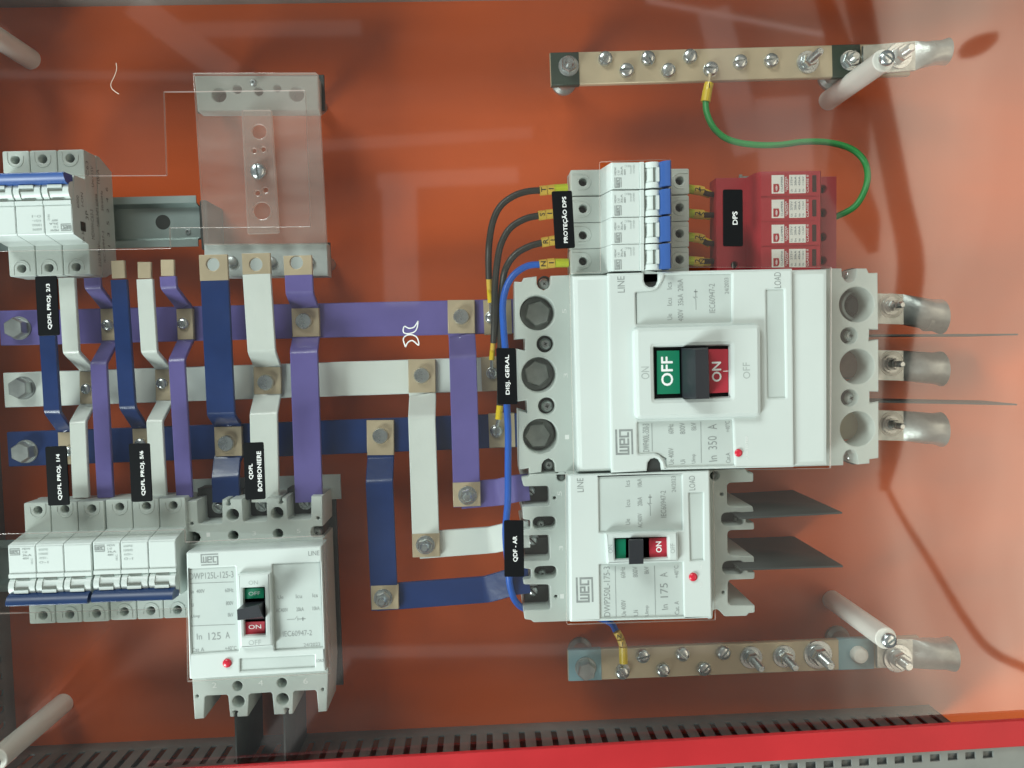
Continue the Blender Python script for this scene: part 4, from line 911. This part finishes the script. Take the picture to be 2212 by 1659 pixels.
# ================================================================== SURGE ARRESTERS
def make_arrester():
    t = thing('surge_arrester', '', 'surge arrester', (0, 0, 0), 'red surge arresters')
    # local: x along (left terminal negative), y across 18 mm
    h = P_/2-.00015; base = G()
    base.plate([(-.0415, -h), (.0445, -h), (.0445, h), (-.0415, h)], [circw(.0345, 0, .0029, 18), circw(-.0285, -.002, .0026, 18)], .012, .0275, .0005)
    base.loft([[(x, s, z) for x, z in [(-.036, 0), (-.0415, .0115), (.0445, .0115), (.037, 0)]] for s in (-h, h)])
    part('base', base, 'arrester_red', t)
    plug = G(); plug.loft([[(x, s*(h-.0001), z) for x, z in [(x-.0050, z) for x, z in [(-.0150, .0276), (-.0143, .041), (-.0112, .0465), (.0295, .0465), (.0305, .0455), (.0305, .0276)]]] for s in (-1, 1)])
    b = part('plug', plug, 'arrester_red', t)
    part('status_window', G().plate(rnd([(.0190, -.0055), (.0218, -.0055), (.0218, .0058), (.0190, .0058)], .0004, 2), [], .0463, .0468, .0001), 'arrester_dark', b)
    part('maker_sticker', G().box(-.0090, -.0004, -.0062, .0062, .0463, .0467), 'sticker_white', b)
    part('rating_sticker', G().box(.0031, .0145, -.0062, .0062, .0463, .0467), 'sticker_white', b)
    z = .0468; g = G()
    text_w(g, 'CLAMPER', (-.0020, -.0050), (-.0020, .0052), .0014, z); 
    for i, (a, c) in enumerate((('Uc', '275V'), ('In', '20kA'), ('Imax', '45kA'), ('Up', '<1,5kV'))):
        x = .0046+i*.0027; text_w(g, a, (x, -.0054), (x, -.0033), .0014, z); text_w(g, c, (x, -.0010), (x, .0050), .0014, z)
    part('printed_lettering', g, 'sticker_text', b)
    g = G(); text_w(g, 'CLAMPER', (.0007, -.0050), (.0007, .0052), .0011, z); text_w(g, 'FRONT', (.0019, -.0038), (.0019, .004), .0011, z); text_w(g, 'CLASSE II', (.0157, -.0058), (.0157, .0058), .0014, z)
    part('white_lettering', g, 'print_white', b)
    g = G().plate([(-.0079+x, y) for x, y in [(0, -.0054), (.0030, -.0054), (.0038, -.0045), (.0042, -.0028), (.0040, -.0012), (.0036, .0002), (0, .0002)]], [], .0466, .0469, .00005)
    part('maker_emblem', g, 'arrester_red', b)
    g = G()
    for r in (.0008, .0014, .0020):
        P = [(-.0068+r*.75*math.sin(a), -.0026-r*math.cos(a)*1.1) for a in [(.15+.17*k)*PI for k in range(5)]]
        for u_, v_ in zip(P, P[1:]):
            u_, v_ = Vector(u_), Vector(v_); n_ = Vector((-(v_-u_).y, (v_-u_).x)).normalized()*.00014
            g.add([(*(u_-n_), .04697), (*(v_-n_), .04697), (*(v_+n_), .04697), (*(u_+n_), .04697)], [(0, 1, 2, 3)])
    part('emblem_lettering', g, 'print_white', b)
    for x, y in ((.0345, 0), (-.0285, -.002)):
        s_ = part('terminal_screw', G().lathe((x, y, .0205), [(.0026, 0), (.0026, .0016), (.0018, .002)], 16), 'screw_recess', t)
        part('screw_slot', G().box(x-.0004, x+.0004, y-.0024, y+.0024, .0224, .0228), 'zinc', s_)
    return t
labs = ['red surge arrester, topmost of four, beside the loose end of the rail', 'red surge arrester, second from the top, next to the green wire end', 'red surge arrester, third from the top of four', 'red surge arrester at the bottom, half hidden by the largest breaker']
m = None; zd = .0385
for i, y in enumerate((398, 451, 505, 558)):
    o = make_arrester() if i == 0 else copy_tree(m)
    if i == 0: m = o
    o['label'] = labs[i]; p = W(1695, y, zd+.0465)
    o.location = (p.x, p.y, zd); o.rotation_euler = (0, 0, -.008)
t = din_rail('pale steel rail under the red surge arresters, poking out at their top', 1597, 377, 1642, 600, zd, True)

# ================================================================== CLEAR BRACKET
def q1_(n): return [(410.4+.1465*x, 145.8+.1465*y) for x, y in n]
def q2_f(n): return [(410.4+.1465*x, 367.2+.1465*y) for x, y in n]
t = thing('mounting_bracket', 'clear acrylic plate on two grey rails with a slotted screw, empty breaker place', 'bracket', (*W(560, 380, 0)[:2], 0))
zr_, zk = .0535, .0575
hs_ = [circ(*q1_([(x, y)])[0], r*.1465, zr_, 20) for x, y, r in ((430, 405, 100), (700, 318, 62), (1015, 350, 60), (1290, 305, 52), (1575, 390, 105))]
part('upper_rail', G().plate(px(q1_([(65,122),(1880,122),(1892,632),(112,640)]), zr_), hs_, .040, zr_, .0008), 'plastic_grey', t)
part('lower_rail', G().plate(px(q2_f([(205,1085),(2018,1080),(2036,1565),(215,1580)]), zr_), [], .040, zr_, .0008), 'plastic_grey', t)
part('rail_backing', G().plate(rect(422, 166, 702, 238, .0395), [], .036, .0395, .0004), 'screw_recess', t)
part('rail_backing', G().plate(rect(446, 530, 715, 592, .0395), [], .036, .0395, .0004), 'screw_recess', t)
for x, y in ((450, 200), (670, 200), (470, 560), (690, 560)):
    c = W(x, y, .036); part('leg', G().lathe((c.x, c.y, 0), [(.0055, 0), (.0055, .0358)], 16), 'zinc_dull', t)
part('clear_plate', G().plate(px(q1_([(42,78),(1850,70),(1885,100)]) + q2_f([(2015,1085),(200,1100)]), zk), [], zr_+.0004, zk, .0003), 'acrylic_piece', t, None, 'acrylic_edge')
cp = [circ(559, 283.5, 15.5, .0612), circ(565, 455, 18.5, .0612), circ(548, 325, 5.5, .0612, 14), circ(568, 322, 5.5, .0612, 14), circ(555.5, 416.5, 6, .0612, 14), circ(573, 410, 6, .0612, 14)]
part('clear_strip', G().plate(rnd(px(q1_([(755,622),(1195,618)]) + q2_f([(1312,925),(845,942)]), .0612), .0012, 3), cp, zk+.0003, .0612, .0005), 'acrylic_piece', t, None, 'acrylic_edge')
c = W(558.5, 371, .0613); part('slotted_screw', slot_head(G(), c, 16.5*PXM(.0613), .004, .1), 'zinc', t)
c = W(548, 179.5, zk); s_ = part('cross_screw', cross_head(G(), c, 7.5*PXM(zk), .0025, .3), 'zinc', t); part('cross_recess', cross_mark(G(), c+Vector((0, 0, .0025)), .0019, .5), 'dark_hole', s_)
for x, y in ((501, 565), (586, 566), (668, 566)):
    c = W(x, y, zr_); part('rail_bolt', dome(G(), x, y, zr_+.0003, 12, .6), 'zinc_dull', t)

# ================================================================== WIRES
def sleeve(parent, a, b, z, wpx, s=None, m='sleeve_yellow', name='marker_sleeve', up=False):
    pa, pb = W(*a, z), W(*b, z); r = wpx*PXM(z)/2
    o = part(name, G().tube([pa, pa.lerp(pb, .5), pb], r, 14, 1, False), m, parent)
    if s:
        g = G(); mid_ = (pa+pb)/2; u = (pb-pa).normalized(); n_ = Vector((-u.y, u.x, 0)); hh_ = r*.62
        n2 = Vector((0, 1, 0)) if abs(u.x) > .5 else Vector((1, 0, 0))
        v_, _f = glyphs(s); asp = (max(p[0] for p in v_)-min(p[0] for p in v_))/(max(p[1] for p in v_)-min(p[1] for p in v_))
        hl = hh_*.85*min(1.1, asp*1.05); ax_ = Vector((0, hl, 0)) if abs(u.x) > .5 else Vector((hl, 0, 0))
        text_w(g, s, mid_-ax_, mid_+ax_, hh_*1.7*.95, mid_.z+r+.0001, .00005)
        part('sleeve_lettering', g, 'print_black', o)
    return o
def wire(label, pts, wpx, m, group=None):
    z = pts[0][2]; t = thing('wire', label, 'wire', W(*pts[0]), group)
    rr_ = random.Random(len(label)); J = [W(*p)+(Vector((rr_.uniform(-1, 1), rr_.uniform(-1, 1), 0))*.0006 if 0 < i < len(pts)-1 else Vector((0, 0, 0))) for i, p in enumerate(pts)]
    part('insulation', G().tube(J, wpx*PXM(z)/2, 14, 7), m, t); return t
def ring_lug(t, x, y, z, rpx, m='zinc'):
    c = W(x, y, z); g = G().plate(circw(c.x, c.y, rpx*PXM(z), 24), [circw(c.x, c.y, rpx*.45*PXM(z), 16)], z-.0008, z+.0004, .0002); part('ring_lug', g, m, t)
gb = 'black wires from the small breakers to the busbars'
zw_ = .066
t = wire('outermost black wire marked T, curving down to the purple busbar', [(1172, 411, zw_), (1140, 414, zw_), (1110, 425, zw_), (1083, 447, zw_), (1064, 480, zw_), (1056, 520, zw_), (1054, 560, .062), (1056, 602, .058)], 14.5, 'wire_black', gb)
sleeve(t, (1166, 412), (1181, 411), zw_, 21, 'T'); sleeve(t, (1182, 410.5), (1197, 409), zw_, 21, '1'); sleeve(t, (1197, 408), (1226, 406), zw_, 19, None, 'ferrule_lime', 'ferrule')
sleeve(t, (1056.5, 598), (1058, 626), .058, 13, None); sleeve(t, (1058, 626), (1060, 654), .055, 13, None, 'ferrule_yellow', 'ferrule'); sleeve(t, (1060, 654), (1061, 676), .050, 7, None, 'zinc', 'lug_neck'); ring_lug(t, 1060, 686, ZB+.0006, 13)
t = wire('middle black wire marked S, curving down to the white busbar', [(1168, 465, zw_), (1135, 473, zw_), (1103, 494, zw_), (1083, 525, zw_), (1073, 565, zw_), (1068, 620, .063), (1069, 690, .060), (1066, 740, .056)], 14.5, 'wire_black', gb)
sleeve(t, (1163, 466), (1178, 464), zw_, 21, 'S'); sleeve(t, (1179, 463.5), (1194, 462), zw_, 21, '1'); sleeve(t, (1194, 462), (1226, 460), zw_, 19, None, 'ferrule_lime', 'ferrule')
sleeve(t, (1066, 734), (1064, 757), .056, 11, None); sleeve(t, (1064, 757), (1062, 778), .054, 12, None, 'ferrule_yellow', 'ferrule'); sleeve(t, (1062, 778), (1062, 797), .050, 7, None, 'zinc', 'lug_neck'); ring_lug(t, 1063, 806, ZB+.0006, 13)
t = wire('innermost black wire marked R, running down behind the blue wire', [(1172, 524, zw_), (1145, 532, zw_), (1115, 550, zw_), (1095, 580, zw_), (1084, 620, .061), (1080, 680, .058), (1080, 760, .057), (1082, 840, .056), (1079, 884, .055)], 14.5, 'wire_black', gb)
sleeve(t, (1170, 524), (1185, 521.5), zw_, 21, 'R'); sleeve(t, (1186, 521), (1201, 519), zw_, 21, '1'); sleeve(t, (1201, 518), (1228, 515), zw_, 19, None, 'ferrule_lime', 'ferrule')
sleeve(t, (1080, 876), (1077, 906), .056, 15, None, 'ferrule_yellow', 'ferrule'); sleeve(t, (1077, 906), (1073, 922), .052, 8, None, 'zinc', 'lug_neck'); ring_lug(t, 1072, 931, ZB+.0006, 14)
t = wire('long blue wire marked N, running past both right breakers to the neutral bar', [(1170, 571, zw_), (1140, 576, zw_), (1112, 592, .068), (1094, 620, .070), (1087, 660, .072), (1088, 710, .074), (1091, 770, .075), (1093, 860, .075), (1097, 930, .075), (1097, 1010, .075), (1096, 1080, .076), (1092, 1150, .076), (1097, 1220, .074), (1103, 1265, .070), (1113, 1298, .062), (1140, 1318, .04), (1200, 1325, .02), (1270, 1328, .02), (1316, 1346, .035), (1332, 1366, .045)], 14.5, 'wire_blue')
sleeve(t, (1165, 572), (1181, 570), zw_, 21, 'N'); sleeve(t, (1182, 569.5), (1198, 568), zw_, 21, '1'); sleeve(t, (1199, 568), (1228, 568), zw_, 19, None, 'ferrule_lime', 'ferrule')
sleeve(t, (1332, 1364), (1341, 1380), .047, 17, 'N'); sleeve(t, (1341, 1381), (1346, 1396), .049, 17, '1'); sleeve(t, (1346, 1397), (1347, 1432), .050, 19, None, 'ferrule_yellow', 'ferrule'); ring_lug(t, 1345, 1449, ZN+.0005, 16)
t = wire('green wire looping from the earth bar to the red surge arresters', [(1524, 216, .05), (1527, 245, .052), (1543, 279, .055), (1575, 303, .056), (1620, 313, .056), (1680, 312, .056), (1735, 307, .056), (1790, 309, .056), (1838, 322, .056), (1868, 348, .056), (1876, 380, .056), (1867, 415, .056), (1845, 446, .055), (1812, 467, .052), (1795, 470, .05)], 13.5, 'wire_green')
sleeve(t, (1532, 180), (1528, 196), .050, 20, '1', 'ferrule_yellow'); sleeve(t, (1528, 196), (1524, 220), .050, 21, None, 'ferrule_yellow', 'ferrule'); sleeve(t, (1534, 160), (1532, 180), .046, 8, None, 'tinned', 'lug_neck'); ring_lug(t, 1535, 150, ZE+.0005, 16)
gy = 'short links from the four breakers to the red arresters'
for i, (y, lab) in enumerate(((411, 'topmost short yellow-sleeved link between small breaker and red arrester'), (463, 'second short yellow-sleeved link between small breaker and red arrester'), (514, 'third short yellow-sleeved link between small breaker and red arrester'), (565, 'lowest short yellow-sleeved link, just above the largest breaker'))):
    dy = (7, 3, 9, 1)[i]
    t = wire(lab, [(1485, y-3, zw_), (1510, y, zw_), (1526, y+dy, .062), (1545, y+dy*1.2, .058), (1565, y+dy*1.2, .055)], 12, 'wire_black', gy)
    sleeve(t, (1484, y-3), (1499, y-1), zw_, 20, None, 'ferrule_lime', 'ferrule'); sleeve(t, (1498, y-1), (1509, y), zw_, 21, '2'); sleeve(t, (1509, y), (1519, y+dy*.4), zw_-.001, 21, 'TSRN'[i]); sleeve(t, (1519, y+dy*.6), (1534, y+dy*1.4), .058, 17, None, 'ferrule_yellow', 'ferrule')

# ================================================================== BARRIERS
gbar = 'grey insulating barriers beside the breakers'
def barrier(label, pa, pb, z0, z1, horizontal=True, th_=.0012, taper=0):
    a, b = W(*pa, z1), W(*pb, z1); g = G(); h = th_/2
    u = (b-a).normalized(); n_ = Vector((-u.y, u.x, 0))*h
    g.loft([[a-n_+Vector((0, 0, z0-z1)), a+n_+Vector((0, 0, z0-z1)), a+n_, a-n_], [b-n_+Vector((0, 0, z0-z1)), b+n_+Vector((0, 0, z0-z1)), b+n_, b-n_]])
    return solo('phase_barrier', g, 'barrier_grey', label, 'barrier', gbar)
barrier('upper dark grey barrier sheet right of the 175 A breaker', (1600, 1120), (1819, 1108), 0.001, .089)
barrier('lower dark grey barrier sheet right of the 175 A breaker', (1600, 1231), (1821, 1223.5), 0.001, .089)
barrier('thin barrier seen edge-on, upper one right of the 350 A breaker', (1885, 724), (2199, 722.5), 0.012, .070, th_=.0011)
barrier('thin barrier seen nearly edge-on, lower one right of the 350 A breaker', (1885, 868), (2197, 874), 0.030, .070, th_=.0011)
barrier('left dark grey barrier hanging below the 125 A breaker', (508, 1540), (512, 1690), 0.004, .070)
barrier('right dark grey barrier hanging below the 125 A breaker', (613, 1532), (617, 1685), 0.004, .070)

# ================================================================== CLEAR COVER, PILLARS, LABELS
def cut(n): return px(n, ZA)
cover_out = rect(-330, -60, 2400, 1720, ZA)
openings = [
    cut([(-300, 381), (358, 378), (352, 197), (659, 193.5), (670, 489), (365, 491.5), (367, 536), (-300, 548)]),
    cut([(-300, 1162), (398, 1145), (399, 1172), (697, 1158), (712, 1456), (404, 1474), (402, 1316), (-300, 1335)]),
    cut([(1296, 349), (1449, 343), (1452, 577), (1797, 577), (1795, 1012), (1542, 1016), (1546, 1340), (1225, 1350), (1222, 1026), (1240, 1025), (1231, 590), (1298, 588)]),
]
t = thing('clear_cover', 'large clear acrylic sheet over the panel with openings for the breakers', 'cover', (0, 0, ZA-.003))
part('sheet', G().plate(cover_out, [rnd(o, .0008, 2) for o in openings], ZA-.003, ZA, .0002), 'acrylic', t, None, 'acrylic_edge')
gp = 'white pillars holding the clear cover'
for (fx, fy, bx, by, ang, lab) in ((1911, 126, 1785, 225, .9, 'white round pillar with bright screw, upper right, beside the earth bar'), (1915, 1381, 1795, 1292, 2.2, 'white round pillar with bright screw, lower right, above the neutral bar'),
                              (None, None, 66, 128, .3, 'white round pillar entering at the upper left corner'), (None, None, 137, 1519, .5, 'white round pillar entering at the lower left corner')):
    b = W(bx, by, 0); top = ZA-.0032
    if fx: f_ = W(fx, fy, top); b = Vector(((f_.x*2+b.x)/3, (f_.y*2+b.y)/3, 0))
    t = thing('cover_pillar', lab, 'pillar', b, gp)
    part('rod', G().lathe(b, [(.0076, 0), (.0076, top-.0006), (.0070, top)], 28), 'nylon', t)
    part('cover_screw', slot_head(G(), Vector((b.x, b.y, ZA+.0001)), .0052, .0036, ang), 'zinc', t)
def plate_label(label, quad, lines):
    z = ZA+.0012; t = thing('name_label', label, 'label', W(*quad[0], ZA), 'black name labels stuck on the clear cover')
    part('label_plate', G().plate(rnd(px(quad, z), .0013, 4), [], ZA+.0001, z, .0003), 'label_black', t)
    g = G()
    for s, a, b, h in lines: text(g, s, a, b, h, z+.0001, .00010)
    part('label_lettering', g, 'print_white', t)
plate_label('black label reading QDFL PROJ. 2/3 below the upper-left breaker', [(75, 597), (122, 595.5), (128.5, 724), (82, 726)], [('QDFL PROJ. 2/3', (109, 711), (104.5, 613), 9.5)])
plate_label('black label reading QDFL PROJ. 1/4, lower one of the two nearest the left edge', [(97, 965), (143, 963), (150, 1091), (103.5, 1093)], [('QDFL PROJ. 1/4', (131, 1080), (126, 981), 9.5)])
plate_label('black label reading QDFL PROJ. 5/6, between two narrow white bars and a purple one', [(277.5, 958.5), (323, 957.5), (329, 1083), (283.5, 1085)], [('QDFL PROJ. 5/6', (311, 1070), (306.5, 974), 9.5)])
plate_label('black two-line label reading QDFL BOMBONIERE over a white bar', [(525, 956.5), (569, 955), (573.5, 1078), (529.5, 1080.5)], [('QDFL', (543, 1035), (542, 1002), 9), ('BOMBONIERE', (562, 1061), (559, 975), 9)])
plate_label('black label reading PROTEÇÃO DPS left of the four stacked breakers', [(1191.5, 413), (1235.5, 411.5), (1242.5, 535.5), (1199.5, 537.5)], [('PROTEÇÃO DPS', (1222.5, 524.5), (1218.5, 425), 12)])
plate_label('black label reading DPS on the red surge arresters', [(1562, 409), (1604.5, 409), (1605.5, 532), (1562.5, 532)], [('DPS', (1588, 485), (1587.5, 457), 10.5)])
plate_label('black label reading DISJ. GERAL left of the largest breaker', [(1071.5, 751.5), (1114.5, 752), (1118, 873), (1075, 874)], [('DISJ. GERAL', (1098, 852), (1096.5, 767), 10.5)])
plate_label('black label reading QDF - AR left of the 175 A breaker', [(1088.5, 1124), (1131, 1124), (1132.5, 1246), (1089.5, 1246.5)], [('QDF - AR', (1114, 1213), (1113, 1158), 10.5)])
g = G()  # curved light caustic, built as white tubes on the cover
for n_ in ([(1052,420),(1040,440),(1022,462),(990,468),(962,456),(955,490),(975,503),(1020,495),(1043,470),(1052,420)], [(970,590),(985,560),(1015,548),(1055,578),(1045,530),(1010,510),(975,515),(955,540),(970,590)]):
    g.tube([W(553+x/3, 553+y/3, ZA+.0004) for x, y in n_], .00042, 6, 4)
solo('painted_caustic', g, 'print_white', 'thin white double-crescent light caustic painted on the clear cover over the purple busbar', 'mark')
# a stray fibre lying on the cover
P = [W(x, y, ZA+.0003) for x, y in ((251, 136), (252, 150), (247, 165), (240, 180), (241, 190), (249, 198), (257, 203))]
solo('stray_fibre', G().tube(P, .00024, 6, 6), 'fibre', 'thin pale curved thread lying on the clear cover, upper left', 'thread')

# ================================================================== ADDED SHAPES THE CLEAR COVER MIRRORS (unseen, behind the camera)
def mirrored(x, y, z):
    a = W(x, y, ZA); k = (z + D - 2*ZA)/(D - ZA); return Vector((a.x*k, a.y*k, z))
def band(pts, wid, z0, name, label, cat, m):
    """an added unseen blocker ribbon with real thickness"""
    P = [mirrored(x, y, z0+dz) for x, y, dz in pts]; g = G()
    Q = []; n = len(P)
    PP = [P[0]*2-P[1]] + P + [P[-1]*2-P[-2]]; ww = [wid[0]] + list(wid) + [wid[-1]]
    rings = []
    for i in range(1, n):
        for k in range(6):
            t = k/6; a, b, c, d = PP[i-1], PP[i], PP[i+1], PP[i+2]
            p = 0.5*((2*b)+(c-a)*t+(2*a-5*b+4*c-d)*t*t+(3*b-3*c+d-a)*t**3)
            q = 0.5*((c-a)+2*(2*a-5*b+4*c-d)*t+3*(3*b-3*c+d-a)*t*t); w_ = ww[i]*(1-t)+ww[i+1]*t
            rings.append((p, q.normalized(), w_))
    rr = []
    for p, q, w_ in rings:
        s_ = Vector((0, 0, 1)).cross(q).normalized(); u_ = q.cross(s_)
        rr.append([p+s_*w_/2*math.cos(2*PI*j/14)+u_*min(w_*.35, .02)*math.sin(2*PI*j/14) for j in range(14)])
    g.loft(rr); return solo(name, g, m, label, cat)
mat('blocker_dark', (0.025, 0.02, 0.02), 0.8, var=0.2)
band([(1846, -40, 0), (1878, 120, 0), (1908, 260, .02), (1942, 430, .03), (1968, 580, .03), (1940, 760, .02), (1925, 960, .01), (1905, 1080, 0)], [.05, .045, .045, .045, .05, .05, .04, .012], 1.0, 'long_blocker', 'long dark blocker added before the side lamp, mirrored in the clear cover', 'blocker', 'blocker_dark')
band([(1760, -60, 0), (1800, 60, 0), (1838, 190, 0), (1836, 300, .01), (1832, 400, .02), (1868, 480, .02), (1890, 560, .02)], [.03, .04, .06, .075, .08, .06, .01], 1.03, 'wide_blocker', 'wide dark blocker added beside the long one, mirrored in the clear cover', 'wide blocker', 'blocker_dark')
band([(2075, 118, 0), (2092, 108, 0), (2118, 95, 0), (2145, 80, 0), (2152, 68, 0)], [.018, .032, .036, .022, .004], 1.0, 'leaf_blocker', 'added small dark leaf-shaped blocker, mirrored at the upper right of the clear cover', 'leaf blocker', 'blocker_dark')
band([(1900, 1020, 0), (1945, 1110, 0), (2010, 1215, .01), (2080, 1330, .02), (2140, 1405, .02), (2230, 1450, .02), (2330, 1500, .03)], [.010, .012, .014, .016, .017, .017, .017], 1.0, 'thick_blocker', 'added thick dark cable-shaped blocker crossing the side lamp, mirrored in the clear cover', 'cable', 'blocker_dark')
